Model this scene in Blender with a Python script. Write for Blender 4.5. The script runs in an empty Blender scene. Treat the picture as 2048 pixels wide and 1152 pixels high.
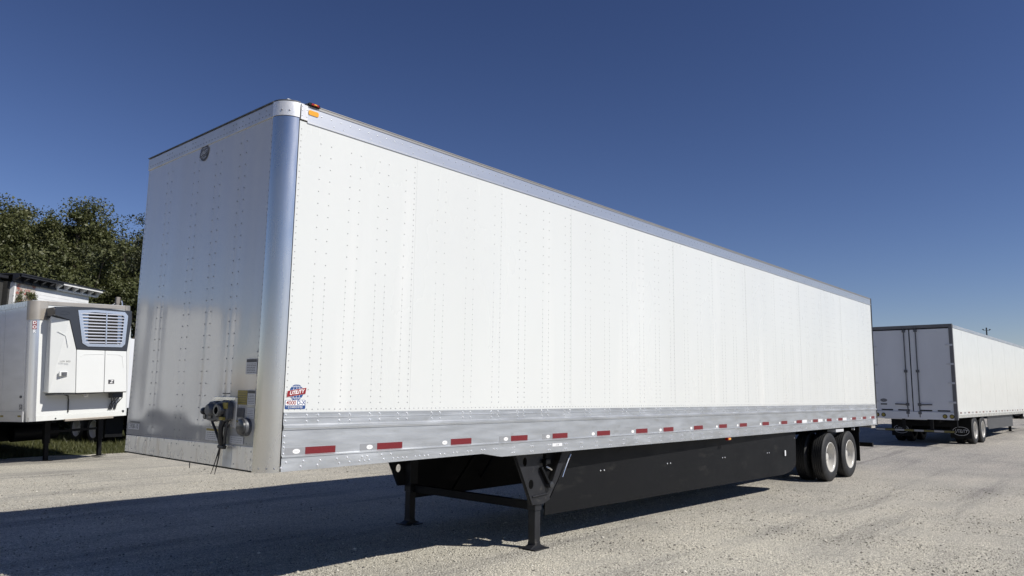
import bpy, bmesh, math, random
import numpy as np
from mathutils import Vector, Matrix, Euler

random.seed(7)
RNG = np.random.default_rng(7)
S = bpy.context.scene
COL = S.collection
R = math.radians

# ------------------------------------------------------------------ camera
cam_data = bpy.data.cameras.new('camera')
cam = bpy.data.objects.new('camera', cam_data)
COL.objects.link(cam)
S.camera = cam
CAM = Vector((-3.062, -5.216, 1.752))
YAW, PITCH, ROLL, FPX = 0.722526, 0.138984, 0.0146662, 1468.5
fwd = Vector((math.cos(PITCH)*math.cos(YAW), math.cos(PITCH)*math.sin(YAW), math.sin(PITCH)))
rt0 = fwd.cross(Vector((0, 0, 1))).normalized()
up0 = rt0.cross(fwd)
rt = rt0*math.cos(ROLL) + up0*math.sin(ROLL)
up = -rt0*math.sin(ROLL) + up0*math.cos(ROLL)
cam.matrix_world = Matrix(((rt.x, up.x, -fwd.x, CAM.x), (rt.y, up.y, -fwd.y, CAM.y), (rt.z, up.z, -fwd.z, CAM.z), (0, 0, 0, 1)))
cam_data.sensor_width = 36
cam_data.lens = FPX/2048*36
cam_data.clip_start = 0.05
cam_data.clip_end = 5000

# ------------------------------------------------------------------ sky, sun, exposure
SUN_AZ, SUN_EL = R(-74), R(42.5)
world = bpy.data.worlds.new('World')
S.world = world
world.use_nodes = True
wn = world.node_tree
sky = wn.nodes.new('ShaderNodeTexSky')
sky.sky_type = 'NISHITA'
sky.sun_disc = False
sky.sun_elevation = SUN_EL
sky.sun_rotation = math.atan2(math.cos(SUN_AZ), math.sin(SUN_AZ))
sky.altitude = 200
sky.air_density = 1.0
sky.dust_density = 0.0
sky.ozone_density = 2.0
SKY_TINT = (0.643, 0.583, 0.690)
mul = wn.nodes.new('ShaderNodeMix'); mul.data_type = 'RGBA'; mul.blend_type = 'MULTIPLY'
mul.inputs['Factor'].default_value = 1.0
gam = wn.nodes.new('ShaderNodeGamma'); gam.inputs['Gamma'].default_value = 1.38
wn.links.new(sky.outputs[0], gam.inputs[0])
wn.links.new(gam.outputs[0], mul.inputs['A'])
mul.inputs['B'].default_value = (*SKY_TINT, 1)
wn.links.new(mul.outputs['Result'], wn.nodes['Background'].inputs[0])
wn.nodes['Background'].inputs[1].default_value = 0.055
sun_data = bpy.data.lights.new('sun', 'SUN')
sun_data.energy = 5.0
sun_data.angle = R(0.5)
sun_data.color = (1.0, 0.955, 0.875)
sun = bpy.data.objects.new('sun', sun_data)
COL.objects.link(sun)
sun_dir = Vector((math.cos(SUN_AZ)*math.cos(SUN_EL), math.sin(SUN_AZ)*math.cos(SUN_EL), math.sin(SUN_EL)))
sun.rotation_euler = (-sun_dir).to_track_quat('-Z', 'Y').to_euler()
sun.location = (0, -20, 20)
S.view_settings.view_transform = 'Standard'
S.view_settings.look = 'None'
S.view_settings.gamma = 1
S.view_settings.exposure = 0
S.view_settings.use_curve_mapping = False
S.render.engine = 'CYCLES'
S.cycles.max_bounces = 6
S.cycles.diffuse_bounces = 3
S.cycles.glossy_bounces = 3
S.cycles.caustics_reflective = False
S.cycles.caustics_refractive = False

# ------------------------------------------------------------------ materials
def node(nt, typ, **kw):
    n = nt.nodes.new(typ)
    for k, v in kw.items():
        setattr(n, k, v)
    return n

def mat(name, col, rough=0.5, metal=0.0, var=0.0, vscale=3.0, vstretch=(1, 1, 1), bump=0.0, bscale=60.0, bstretch=(1, 1, 1),
        coat=0.0, dirt=None, spec=0.5, rvar=0.0):
    m = bpy.data.materials.new(name)
    m.use_nodes = True
    nt = m.node_tree
    b = nt.nodes['Principled BSDF']
    b.inputs['Base Color'].default_value = (*col, 1)
    b.inputs['Roughness'].default_value = rough
    b.inputs['Metallic'].default_value = metal
    b.inputs['Specular IOR Level'].default_value = spec
    if coat:
        b.inputs['Coat Weight'].default_value = coat
        b.inputs['Coat Roughness'].default_value = 0.06 if coat < 1 else 0.115
        if coat >= 1: b.inputs['Coat IOR'].default_value = 1.58
    tc = node(nt, 'ShaderNodeTexCoord')
    def noise(scale, stretch, detail=5):
        mp = node(nt, 'ShaderNodeMapping')
        mp.inputs['Scale'].default_value = stretch
        nt.links.new(tc.outputs['Object'], mp.inputs[0])
        nz = node(nt, 'ShaderNodeTexNoise')
        nz.inputs['Scale'].default_value = scale
        nz.inputs['Detail'].default_value = detail
        nt.links.new(mp.outputs[0], nz.inputs['Vector'])
        return nz
    last = None
    if var:
        nz = noise(vscale, vstretch)
        rp = node(nt, 'ShaderNodeMapRange')
        rp.inputs['From Min'].default_value = 0.3; rp.inputs['From Max'].default_value = 0.7
        rp.inputs['To Min'].default_value = 1-var; rp.inputs['To Max'].default_value = 1+var*0.4
        nt.links.new(nz.outputs['Fac'], rp.inputs['Value'])
        mx = node(nt, 'ShaderNodeMix', data_type='RGBA', blend_type='MULTIPLY')
        mx.inputs['Factor'].default_value = 1
        mx.inputs['A'].default_value = (*col, 1)
        nt.links.new(rp.outputs[0], mx.inputs['B'])
        nt.links.new(mx.outputs['Result'], b.inputs['Base Color'])
        last = mx.outputs['Result']
    if rvar:
        nz = noise(vscale*1.7, vstretch)
        rp = node(nt, 'ShaderNodeMapRange')
        rp.inputs['From Min'].default_value = 0.3; rp.inputs['From Max'].default_value = 0.7
        rp.inputs['To Min'].default_value = max(0.02, rough-rvar); rp.inputs['To Max'].default_value = rough+rvar
        nt.links.new(nz.outputs['Fac'], rp.inputs['Value'])
        nt.links.new(rp.outputs[0], b.inputs['Roughness'])
    if dirt:
        dcol, lo, hi, sc, st = dirt
        nz = noise(sc, st, 8)
        rp = node(nt, 'ShaderNodeMapRange')
        rp.inputs['From Min'].default_value = lo; rp.inputs['From Max'].default_value = hi
        nt.links.new(nz.outputs['Fac'], rp.inputs['Value'])
        mx = node(nt, 'ShaderNodeMix', data_type='RGBA')
        nt.links.new(rp.outputs[0], mx.inputs['Factor'])
        if last: nt.links.new(last, mx.inputs['A'])
        else: mx.inputs['A'].default_value = (*col, 1)
        mx.inputs['B'].default_value = (*dcol, 1)
        nt.links.new(mx.outputs['Result'], b.inputs['Base Color'])
    if bump:
        nz = noise(bscale, bstretch)
        bp = node(nt, 'ShaderNodeBump')
        bp.inputs['Strength'].default_value = bump
        bp.inputs['Distance'].default_value = 0.01
        nt.links.new(nz.outputs['Fac'], bp.inputs['Height'])
        nt.links.new(bp.outputs[0], b.inputs['Normal'])
    return m

M = {}
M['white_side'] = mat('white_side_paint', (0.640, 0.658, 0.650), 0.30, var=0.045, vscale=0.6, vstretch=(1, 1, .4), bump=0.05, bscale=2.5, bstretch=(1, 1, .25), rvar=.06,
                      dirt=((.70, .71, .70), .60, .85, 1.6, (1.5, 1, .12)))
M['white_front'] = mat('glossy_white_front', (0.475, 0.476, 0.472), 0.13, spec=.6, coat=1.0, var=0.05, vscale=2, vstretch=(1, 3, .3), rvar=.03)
M['white_paint'] = mat('white_paint', (0.66, 0.675, 0.66), 0.3, var=0.05, vscale=2.0, dirt=((.62, .62, .60), .58, .8, 3, (1, 1, .3)))
M['grey_door'] = mat('dull_white_door', (0.66, 0.68, 0.71), 0.4, var=0.07, vscale=1.2, vstretch=(1, 1, .5))
M['alu'] = mat('mill_aluminium', (0.66, 0.68, 0.70), 0.42, metal=0.85, var=0.16, vscale=1.5, vstretch=(1, 1, 7), bump=0.06, bscale=14, bstretch=(.15, .15, 8), rvar=.10,
               dirt=((.50, .51, .50), .60, .80, 5, (1, 1, 2.5)))
M['alu_top'] = mat('top_rail_aluminium', (0.70, 0.70, 0.69), 0.36, metal=.85, var=.05, vscale=2, vstretch=(1, 1, 7), bump=.02, bscale=14, bstretch=(.15, .15, 8))
M['alu_front'] = mat('front_rail_aluminium', (0.60, 0.60, 0.60), 0.40, metal=.6, var=.12, vscale=4)
M['frame_alu'] = mat('dull_grey_aluminium', (0.30, 0.295, 0.29), 0.5, metal=.4, var=.1)
M['frame_grey'] = mat('rear_frame_grey', (0.135, 0.135, 0.14), 0.45, var=.15)
M['alu_bright'] = mat('polished_aluminium', (0.76, 0.75, 0.72), 0.26, metal=1.0, var=0.14, vscale=3, vstretch=(1, 1, .2), bump=0.03, bscale=10, bstretch=(1, 1, .05), rvar=.06)
M['alu_dull'] = mat('oxidised_aluminium_sheet', (0.96, 0.94, 0.89), 0.30, metal=0.55, var=0.08, vscale=3, vstretch=(1, 3, .8), bump=.05,
                    dirt=((.66, .60, .52), .56, .74, 4, (1, 3, .5)), rvar=.06)
M['rivet'] = mat('rivet_metal', (0.30, 0.31, 0.33), 0.35, metal=0.7)
M['bright_rivet'] = mat('bright_rivet', (0.85, 0.86, 0.88), 0.22, metal=.55)
M['rivet_paint'] = mat('painted_rivet', (0.42, 0.43, 0.44), 0.4, metal=.2)
M['black_steel'] = mat('black_painted_steel', (0.0055, 0.006, 0.0072), 0.5, spec=.2, var=.25, vscale=8, bump=.05, bscale=40)
M['grey_steel'] = mat('dark_grey_steel', (0.018, 0.019, 0.023), 0.46, spec=.35, var=.3, vscale=7, bump=.08, bscale=60, dirt=((.08, .075, .07), .62, .85, 9, (1, 1, 1)))
M['skirt'] = mat('black_plastic_skirt', (0.0050, 0.0055, 0.0068), 0.58, spec=.22, var=.18, vscale=1.1, vstretch=(1, 1, 1.4), rvar=.08, dirt=((.030, .029, .027), .60, .85, 2.2, (1, 1, 3)))
M['skirt_grey'] = mat('grey_plastic_skirt', (0.065, 0.067, 0.072), 0.5, var=.1)
M['rubber'] = mat('tyre_rubber', (0.014, 0.0145, 0.016), 0.66, var=.3, vscale=6, bump=.15, bscale=50, dirt=((.045, .043, .040), .58, .8, 5, (1, 1, 1)))
M['rim_white'] = mat('white_wheel_paint', (0.56, 0.545, 0.51), 0.28, coat=.4, dirt=((.45, .42, .38), .6, .8, 6, (1, 1, 1)))
M['hub'] = mat('hub_grey', (0.30, 0.29, 0.27), 0.4, metal=.5)
M['red_tape'] = mat('red_reflective_tape', (0.17, 0.013, 0.018), 0.4, var=.15, vscale=60, bump=.05, bscale=300)
M['rail_tape'] = mat('brown_red_tape', (0.20, 0.12, 0.11), 0.5)
M['silver_tape'] = mat('silver_reflective_tape', (0.40, 0.41, 0.43), 0.35, metal=.5)
M['white_tape'] = mat('white_reflective_tape', (0.75, 0.76, 0.78), 0.35)
M['white_ink'] = mat('white_ink', (0.80, 0.80, 0.80), 0.4)
M['amber'] = mat('amber_lens', (0.75, 0.36, 0.03), 0.2, coat=.6)
M['red_lens'] = mat('red_lens', (0.30, 0.012, 0.012), 0.2, coat=.6)
M['yellow'] = mat('yellow_sticker', (0.30, 0.24, 0.045), 0.5, var=.2, vscale=60)
M['orange'] = mat('orange_print', (0.50, 0.16, 0.03), 0.5)
M['sticker'] = mat('pale_sticker', (0.55, 0.56, 0.58), 0.45)
M['ink'] = mat('dark_ink', (0.05, 0.05, 0.055), 0.5)
M['blue_ink'] = mat('blue_ink', (0.018, 0.065, 0.22), 0.35)
M['red_ink'] = mat('red_ink', (0.24, 0.014, 0.018), 0.35)
M['dark_plastic'] = mat('dark_plastic', (0.025, 0.027, 0.032), 0.35, coat=.3, bump=.1, bscale=40)
M['mid_plastic'] = mat('grey_cast_metal', (0.11, 0.115, 0.125), 0.45, metal=.2, var=.3, vscale=20)
M['shroud'] = mat('charcoal_shroud', (0.035, 0.037, 0.042), 0.30, coat=.3)
M['chrome'] = mat('chrome', (0.70, 0.71, 0.72), 0.22, metal=.72, bump=.05, bscale=5)
M['reefer_white'] = mat('reefer_white', (0.68, 0.695, 0.685), 0.28, coat=.3, var=.02, vscale=2)
M['reefer_side'] = mat('reefer_side', (0.86, 0.87, 0.88), 0.20, metal=.2, var=.08, vscale=1.2, vstretch=(1, 1, 4), bump=.10, bscale=1.5, bstretch=(1, .3, 3))
M['beige_cap'] = mat('beige_stainless_cap', (0.50, 0.45, 0.38), 0.38, metal=.7, var=.1)
M['shaded_yellow'] = mat('shaded_yellow_tape', (0.16, 0.14, 0.04), .5)  # yellow guard tape, its shade mixed into the colour
M['shaded_tape'] = mat('shaded_pale_tape', (0.38, 0.38, 0.37), .5)  # pale guard tape, likewise darkened in colour for the shade
M['black_void'] = mat('deep_black', (0.008, 0.008, 0.009), 0.8)
M['wood_pole'] = mat('weathered_wood', (0.22, 0.20, 0.18), 0.8, var=.4, vscale=12, vstretch=(1, 1, .1), bump=.4, bscale=30, bstretch=(1, 1, .1))
M['bark'] = mat('bark', (0.075, 0.06, 0.045), 0.9, var=.4, vscale=4, bump=.5, bscale=12)
M['wall_white'] = mat('white_siding', (0.72, 0.73, 0.74), 0.6, var=.1, vscale=1.5, dirt=((.42, .33, .27), .58, .75, 1.8, (1, 1, .6)))
M['wall_rust'] = mat('stained_stucco', (0.45, 0.42, 0.38), 0.8, var=.3, vscale=5, dirt=((.28, .07, .05), .52, .64, 2.6, (1, 1, 1.5)))
M['wall_shaded'] = mat('shaded_siding', (0.035, 0.034, 0.032), 0.85, var=.3, vscale=4, vstretch=(1, 1, 5))  # shade of the building's left side put into the siding colour
M['eave_black'] = mat('black_eave_paint', (0.02, 0.021, 0.026), 0.5, var=.3, vscale=6)
M['eave_white'] = mat('white_eave_paint', (0.76, 0.76, 0.75), 0.5, var=.12, vscale=6)
M['rubber_hose'] = mat('rubber_hose', (0.012, 0.012, 0.014), 0.45)
M['roof_sheet'] = mat('roof_sheet', (0.55, 0.56, 0.57), 0.4, metal=.6)

# ------------------------------------------------------------------ mesh helpers
class MB:
    """collects faces and links them as ONE mesh object"""
    def __init__(s):
        s.v = []; s.f = []
    def add(s, verts, faces):
        n = len(s.v)
        s.v += [tuple(p) for p in verts]
        s.f += [tuple(i+n for i in f) for f in faces]
        return s
    def box(s, a, b):
        x0, y0, z0 = a; x1, y1, z1 = b
        return s.add([(x0, y0, z0), (x1, y0, z0), (x1, y1, z0), (x0, y1, z0), (x0, y0, z1), (x1, y0, z1), (x1, y1, z1), (x0, y1, z1)],
                     [(0, 3, 2, 1), (4, 5, 6, 7), (0, 1, 5, 4), (1, 2, 6, 5), (2, 3, 7, 6), (3, 0, 4, 7)])
    def prism(s, poly, a, b, axis='y'):
        """poly = 2D list; extruded from a to b along axis. axis y: (x,z); axis x: (y,z); axis z: (x,y)"""
        def p3(p, t):
            return {'y': (p[0], t, p[1]), 'x': (t, p[0], p[1]), 'z': (p[0], p[1], t)}[axis]
        n = len(poly)
        vs = [p3(p, a) for p in poly]+[p3(p, b) for p in poly]
        fs = [tuple(range(n))[::-1], tuple(range(n, 2*n))]+[(i, (i+1) % n, n+(i+1) % n, n+i) for i in range(n)]
        return s.add(vs, fs)
    def tube(s, pts, r, n=8, cap=True):
        pts = [Vector(p) for p in pts]
        rs = r if isinstance(r, (list, tuple)) else [r]*len(pts)
        rings = []
        ref = None
        for i, p in enumerate(pts):
            d = (pts[min(i+1, len(pts)-1)]-pts[max(i-1, 0)]).normalized()
            if ref is None:
                ref = d.orthogonal().normalized()
            ref = (ref-d*ref.dot(d)).normalized()
            q = d.cross(ref)
            rings.append([p+(ref*math.cos(2*math.pi*k/n)+q*math.sin(2*math.pi*k/n))*rs[i] for k in range(n)])
        vs = [v for rg in rings for v in rg]
        fs = [(i*n+k, i*n+(k+1) % n, (i+1)*n+(k+1) % n, (i+1)*n+k) for i in range(len(pts)-1) for k in range(n)]
        if cap:
            fs += [tuple(range(n))[::-1], tuple((len(pts)-1)*n+k for k in range(n))]
        return s.add(vs, fs)
    def beam(s, a, b, w, h, upv=(0, 0, 1)):
        a = Vector(a); b = Vector(b); d = (b-a).normalized(); u = Vector(upv)
        sd = d.cross(u).normalized(); u = sd.cross(d)
        vs = [p+sd*i*w/2+u*j*h/2 for p in (a, b) for i, j in ((-1, -1), (1, -1), (1, 1), (-1, 1))]
        return s.add(vs, [(0, 1, 2, 3), (7, 6, 5, 4), (0, 4, 5, 1), (1, 5, 6, 2), (2, 6, 7, 3), (3, 7, 4, 0)])
    def lathe(s, prof, c, axis='y', n=40):
        """prof = list of (r, t), t along axis"""
        vs = []
        for r, t in prof:
            for k in range(n):
                a = 2*math.pi*k/n
                u, w = r*math.cos(a), r*math.sin(a)
                vs.append({'y': (c[0]+u, c[1]+t, c[2]+w), 'x': (c[0]+t, c[1]+u, c[2]+w), 'z': (c[0]+u, c[1]+w, c[2]+t)}[axis])
        m = len(prof)
        fs = [(i*n+k, i*n+(k+1) % n, (i+1)*n+(k+1) % n, (i+1)*n+k) for i in range(m-1) for k in range(n)]
        return s.add(vs, fs)
    def build(s, name, material, parent=None, smooth=False, bevel=0.0, kind=None, label=None, fix=True):
        me = bpy.data.meshes.new(name)
        me.from_pydata([tuple(v) for v in s.v], [], s.f)
        if fix and len(s.f) < 60000:
            bm = bmesh.new(); bm.from_mesh(me)
            bmesh.ops.recalc_face_normals(bm, faces=bm.faces)
            bm.to_mesh(me); bm.free()
        me.materials.append(M[material] if isinstance(material, str) else material)
        o = bpy.data.objects.new(name, me)
        COL.objects.link(o)
        if parent is not None: o.parent = parent
        if smooth:
            me.shade_smooth()
            me.set_sharp_from_angle(angle=R(38))
        if bevel:
            bv = o.modifiers.new('bevel', 'BEVEL'); bv.width = bevel; bv.segments = 2; bv.limit_method = 'ANGLE'
        if kind: o['kind'] = kind
        if label: o['label'] = label
        return o

def mb(): return MB()

def empty(name, label, cat, loc=(0, 0, 0), rot=(0, 0, 0), group=None):
    o = bpy.data.objects.new(name, None)
    COL.objects.link(o)
    o.location = loc; o.rotation_euler = rot
    o['label'] = label; o['category'] = cat
    if group: o['group'] = group
    o.empty_display_size = 0.3
    return o

def copy_tree(o, parent=None):
    c = o.copy(); COL.objects.link(c)
    if parent is not None: c.parent = parent
    for ch in list(o.children):
        copy_tree(ch, c)
    return c

def dome_mesh(points, r, h, n=6):
    """small domed heads; points = (pos, normal)"""
    b = MB()
    for p, nr in points:
        p = Vector(p); nr = Vector(nr)
        t = nr.orthogonal().normalized(); q = nr.cross(t)
        vs = []
        for rr, hh in ((r, 0), (r*.72, h*.7)):
            for k in range(n):
                a = 2*math.pi*k/n
                vs.append(p+(t*math.cos(a)+q*math.sin(a))*rr+nr*hh)
        vs.append(p+nr*h)
        fs = [(k, (k+1) % n, n+(k+1) % n, n+k) for k in range(n)]+[(n+k, n+(k+1) % n, 2*n) for k in range(n)]
        b.add(vs, fs)
    return b

def curve_plate(name, splines, thick, material, matrix, parent=None, **kw):
    """flat plate with holes: first spline outline, others holes; xy plane, extruded, then placed by matrix"""
    cu = bpy.data.curves.new(name, 'CURVE'); cu.dimensions = '2D'; cu.fill_mode = 'BOTH'; cu.extrude = thick/2
    for sp in splines:
        s = cu.splines.new('POLY'); s.points.add(len(sp)-1)
        for i, p in enumerate(sp): s.points[i].co = (p[0], p[1], 0, 1)
        s.use_cyclic_u = True
    tmp = bpy.data.objects.new('tmp', cu)
    me = bpy.data.meshes.new_from_object(tmp)
    bpy.data.objects.remove(tmp); bpy.data.curves.remove(cu)
    me.name = name
    me.transform(matrix)
    me.materials.clear(); me.materials.append(M[material])
    o = bpy.data.objects.new(name, me); COL.objects.link(o)
    if parent is not None: o.parent = parent
    return o

def circ(cx, cy, rx, ry=None, n=24):
    ry = ry or rx
    return [(cx+rx*math.cos(2*math.pi*k/n), cy+ry*math.sin(2*math.pi*k/n)) for k in range(n)]

def text(name, body, size, material, matrix, parent=None, shear=0.0, thick=0.0, bold=0.0, spacing=1.0, xs=1.0):
    cu = bpy.data.curves.new(name, 'FONT'); cu.body = body; cu.size = size; cu.align_x = 'CENTER'; cu.align_y = 'CENTER'
    cu.shear = shear; cu.extrude = thick; cu.offset = bold; cu.space_character = spacing; cu.resolution_u = 3
    tmp = bpy.data.objects.new('tmp', cu)
    me = bpy.data.meshes.new_from_object(tmp)
    bpy.data.objects.remove(tmp); bpy.data.curves.remove(cu)
    me.name = name
    me.transform(matrix @ Matrix.Diagonal((xs, 1, 1, 1)))
    me.materials.clear(); me.materials.append(M[material])
    o = bpy.data.objects.new(name, me); COL.objects.link(o)
    if parent is not None: o.parent = parent
    return o

def frame(origin, xdir, ydir):
    x = Vector(xdir).normalized(); y = Vector(ydir).normalized(); z = x.cross(y)
    o = Vector(origin)
    return Matrix(((x.x, y.x, z.x, o.x), (x.y, y.y, z.y, o.y), (x.z, y.z, z.z, o.z), (0, 0, 0, 1)))

def off(mt, x=0, y=0, z=0):
    return mt @ Matrix.Translation((x, y, z))

def flat(poly, mt, t=0.002):
    """thin solid from a 2D polygon in the frame mt"""
    b = MB(); n = len(poly)
    b.add([mt @ Vector((p[0], p[1], 0)) for p in poly]+[mt @ Vector((p[0], p[1], t)) for p in poly],
          [tuple(range(n))[::-1], tuple(range(n, 2*n))]+[(i, (i+1) % n, n+(i+1) % n, n+i) for i in range(n)])
    return b

def rect(w, h, cx=0, cy=0): return [(cx-w/2, cy-h/2), (cx+w/2, cy-h/2), (cx+w/2, cy+h/2), (cx-w/2, cy+h/2)]

def globe_emblem(parent, mt, w, dark=False):
    """globe disc with a slanted lettered band; width w"""
    disc = 'ink' if dark else 'blue_ink'; band = 'ink' if dark else 'red_ink'; ln = 'sticker' if dark else 'white_ink'
    k_ = 1.28 if dark else 1
    e = flat(circ(0, 0, w*.36*k_, w*.355*k_, 32), mt, .0012).build('globe_emblem', disc, parent)
    b = MB()
    for k in (-.5, 0, .5):       # meridians
        for sgn in (-1, 1):
            for i in range(6):
                t0, t1 = i/6*math.pi/2, (i+1)/6*math.pi/2
                x0, y0 = k*w*.36*math.cos(t0), sgn*w*.35*math.sin(t0)
                x1, y1 = k*w*.36*math.cos(t1), sgn*w*.35*math.sin(t1)
                b.v += [tuple(mt @ Vector((x, y, .0016))) for x, y in ((x0-.008*w, y0), (x0+.008*w, y0), (x1+.008*w, y1), (x1-.008*w, y1))]
                n = len(b.v); b.f.append((n-4, n-3, n-2, n-1))
    for yy in (-.25, .25):
        hw = .36*math.sqrt(1-(yy/.36)**2)
        b.v += [tuple(mt @ Vector((x*w, (yy+d)*w, .0016))) for x, d in ((-hw, -.01), (hw, -.01), (hw, .01), (-hw, .01))]
        n = len(b.v); b.f.append((n-4, n-3, n-2, n-1))
    b.build('globe_line', ln, e, kind='stuff', fix=False)
    sl = .16
    pg = [(-.5*w, -.135*w-.5*w*sl), (.46*w, -.135*w+.46*w*sl), (.5*w, .135*w+.5*w*sl), (-.46*w, .135*w-.46*w*sl)]
    pg2 = [(x*1.03, y*1.07) for x, y in pg]
    flat(pg2, off(mt, z=.0017), .0008).build('band_border', 'white_ink' if not dark else 'sticker', e)
    flat(pg, off(mt, z=.0026), .0008).build('lettered_band', band, e)
    rm = off(mt, z=.0036) @ Matrix.Rotation(math.atan(sl), 4, 'Z')
    text('lettering', 'UTILITY', w*.225, 'white_ink' if not dark else 'sticker', rm, e, shear=.35, bold=w*.006, spacing=.93)
    return e

def sticker(parent, mt, w, h, material='sticker', lines=4, head=None, name='sticker'):
    s = flat(rect(w, h), mt, .0012).build(name, material, parent)
    b = MB()
    x0 = -w/2+w*.08
    rnd = random.Random(int(w*1e5+h*1e4))
    top = h/2-(h*.3 if head else h*.1)
    for i in range(lines):
        y = top-(i+.5)*(top+h/2-h*.06)/lines
        x = x0
        while x < w/2-w*.15:
            L = rnd.uniform(.05, .22)*w
            L = min(L, w/2-w*.08-x)
            for q in ((x, y-h*.018), (x+L, y-h*.018), (x+L, y+h*.018), (x, y+h*.018)):
                b.v.append(tuple(mt @ Vector((q[0], q[1], .0018))))
            n = len(b.v); b.f.append((n-4, n-3, n-2, n-1))
            x += L+w*.03
    if b.f: b.build('printed_line', 'ink', s, kind='stuff', fix=False)
    if head:
        flat(rect(w*.94, h*.2, 0, h*.36), off(mt, z=.0014), .0005).build('header_strip', head, s)
    return s

def smoothstep(a, b, x):
    t = np.clip((x-a)/(b-a), 0, 1); return t*t*(3-2*t)

# ------------------------------------------------------------------ ground
def ground_z(x, y):
    x = np.asarray(x, float); y = np.asarray(y, float)
    # the lot falls a little towards the back-left row
    w = smoothstep(9.5, 16.0, y)*(1-smoothstep(16, 30, x))
    rise = .16*smoothstep(16.5, 26, x)+.16*smoothstep(27, 37, x)
    return -0.27*w+rise

def make_ground():
    def ax(lo, hi, near, far_step):
        pts = list(np.arange(lo, hi+1e-6, near))
        s = near; p = hi
        while p < 2600:
            s *= 1.35; p += s; pts.append(p)
        s = near; p = lo
        while p > -2600:
            s *= 1.35; p -= s; pts.insert(0, p)
        return np.array(pts)
    xs = ax(-8, 34, .35, 0); ys = ax(-7, 26, .35, 0)
    X, Y = np.meshgrid(xs, ys, indexing='ij')
    Z = ground_z(X, Y)
    near = (np.abs(X-12) < 24) & (Y > -8) & (Y < 30)
    # shallow undulation of graded gravel
    und = .010*np.sin(X*1.7+Y*.6)*np.sin(Y*1.3-X*.4)+.006*np.sin(X*3.9+1.2*Y)
    Z = Z+np.where(near, und*smoothstep(0, 2.5, np.abs(Y-1.2))*0.6, 0)
    nx, ny = X.shape
    vs = np.stack([X, Y, Z], -1).reshape(-1, 3)
    idx = np.arange(nx*ny).reshape(nx, ny)
    fs = np.stack([idx[:-1, :-1], idx[1:, :-1], idx[1:, 1:], idx[:-1, 1:]], -1).reshape(-1, 4)
    me = bpy.data.meshes.new('gravel_ground')
    me.from_pydata(vs.tolist(), [], fs.tolist())
    me.shade_smooth()
    o = bpy.data.objects.new('gravel_ground', me); COL.objects.link(o)
    o['kind'] = 'structure'
    m = bpy.data.materials.new('gravel'); m.use_nodes = True
    nt = m.node_tree; b = nt.nodes['Principled BSDF']; L = nt.links.new
    b.inputs['Roughness'].default_value = .9
    b.inputs['Specular IOR Level'].default_value = .2
    geo = node(nt, 'ShaderNodeNewGeometry')
    pos = geo.outputs['Position']
    def noise(sc, det=4, rough=.55, stretch=None, rot=0):
        nz = node(nt, 'ShaderNodeTexNoise'); nz.inputs['Scale'].default_value = sc; nz.inputs['Detail'].default_value = det
        nz.inputs['Roughness'].default_value = rough
        if stretch:
            mp = node(nt, 'ShaderNodeMapping'); mp.inputs['Scale'].default_value = stretch; mp.inputs['Rotation'].default_value = (0, 0, rot)
            L(pos, mp.inputs[0]); L(mp.outputs[0], nz.inputs['Vector'])
        else: L(pos, nz.inputs['Vector'])
        return nz.outputs['Fac']
    def ramp(fac, stops):
        r = node(nt, 'ShaderNodeValToRGB'); r.color_ramp.elements[0].position = stops[0][0]; r.color_ramp.elements[0].color = (*stops[0][1], 1)
        r.color_ramp.elements[1].position = stops[-1][0]; r.color_ramp.elements[1].color = (*stops[-1][1], 1)
        for p, c in stops[1:-1]:
            e = r.color_ramp.elements.new(p); e.color = (*c, 1)
        L(fac, r.inputs[0]); return r.outputs['Color']
    def mix(a, c, f, mode='MIX'):
        x = node(nt, 'ShaderNodeMix', data_type='RGBA', blend_type=mode)
        if isinstance(f, float): x.inputs['Factor'].default_value = f
        else: L(f, x.inputs['Factor'])
        L(a, x.inputs['A']); L(c, x.inputs['B']); return x.outputs['Result']
    # pebble cells, two sizes
    def vor(sc):
        v = node(nt, 'ShaderNodeTexVoronoi'); v.inputs['Scale'].default_value = sc; L(pos, v.inputs['Vector']); return v
    v1 = vor(50); v2 = vor(100); v3 = vor(22)
    def cell(v):
        s = node(nt, 'ShaderNodeSeparateColor'); L(v.outputs['Color'], s.inputs[0]); return s.outputs[0]
    g = lambda t: (t*1.28, t*1.225, t*1.095)
    c1 = ramp(cell(v1), [(0, g(.18)), (.12, g(.30)), (.45, g(.41)), (.78, g(.49)), (1, g(.70))])
    c2 = ramp(cell(v2), [(0, g(.16)), (.25, g(.34)), (.7, g(.46)), (1, g(.74))])
    base = mix(c2, c1, ramp(noise(9, 5), [(.42, (0, 0, 0)), (.6, (.75, .75, .75))]))
    # fine dusty patches and grey worn tracks
    patch = ramp(noise(.55, 8, .6), [(.32, (.84, .84, .85)), (.48, (.97, .97, .97)), (.70, (1.10, 1.09, 1.07))])
    base = mix(base, patch, 1.0, 'MULTIPLY')
    tracks = ramp(noise(1.0, 6, .65, (.10, 1.15, 1), R(-12)), [(.36, (.66, .66, .68)), (.46, (.95, .95, .95)), (.7, (1.06, 1.05, 1.03))])
    base = mix(base, tracks, 1.0, 'MULTIPLY')
    # warmer paler dust towards the front-left, greyer to the back-right
    sep = node(nt, 'ShaderNodeSeparateXYZ'); L(pos, sep.inputs[0])
    mr = node(nt, 'ShaderNodeMapRange'); mr.inputs['From Min'].default_value = 4; mr.inputs['From Max'].default_value = 18
    L(sep.outputs['X'], mr.inputs['Value'])
    base = mix(base, ramp(mr.outputs[0], [(0, (1.05, 1.04, 1.0)), (1, (.83, .82, .84))]), 1.0, 'MULTIPLY')
    # dark debris specks
    v4 = vor(9); spk = ramp(v4.outputs['Distance'], [(.05, (.55, .5, .42)), (.085, (1, 1, 1))])
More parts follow.
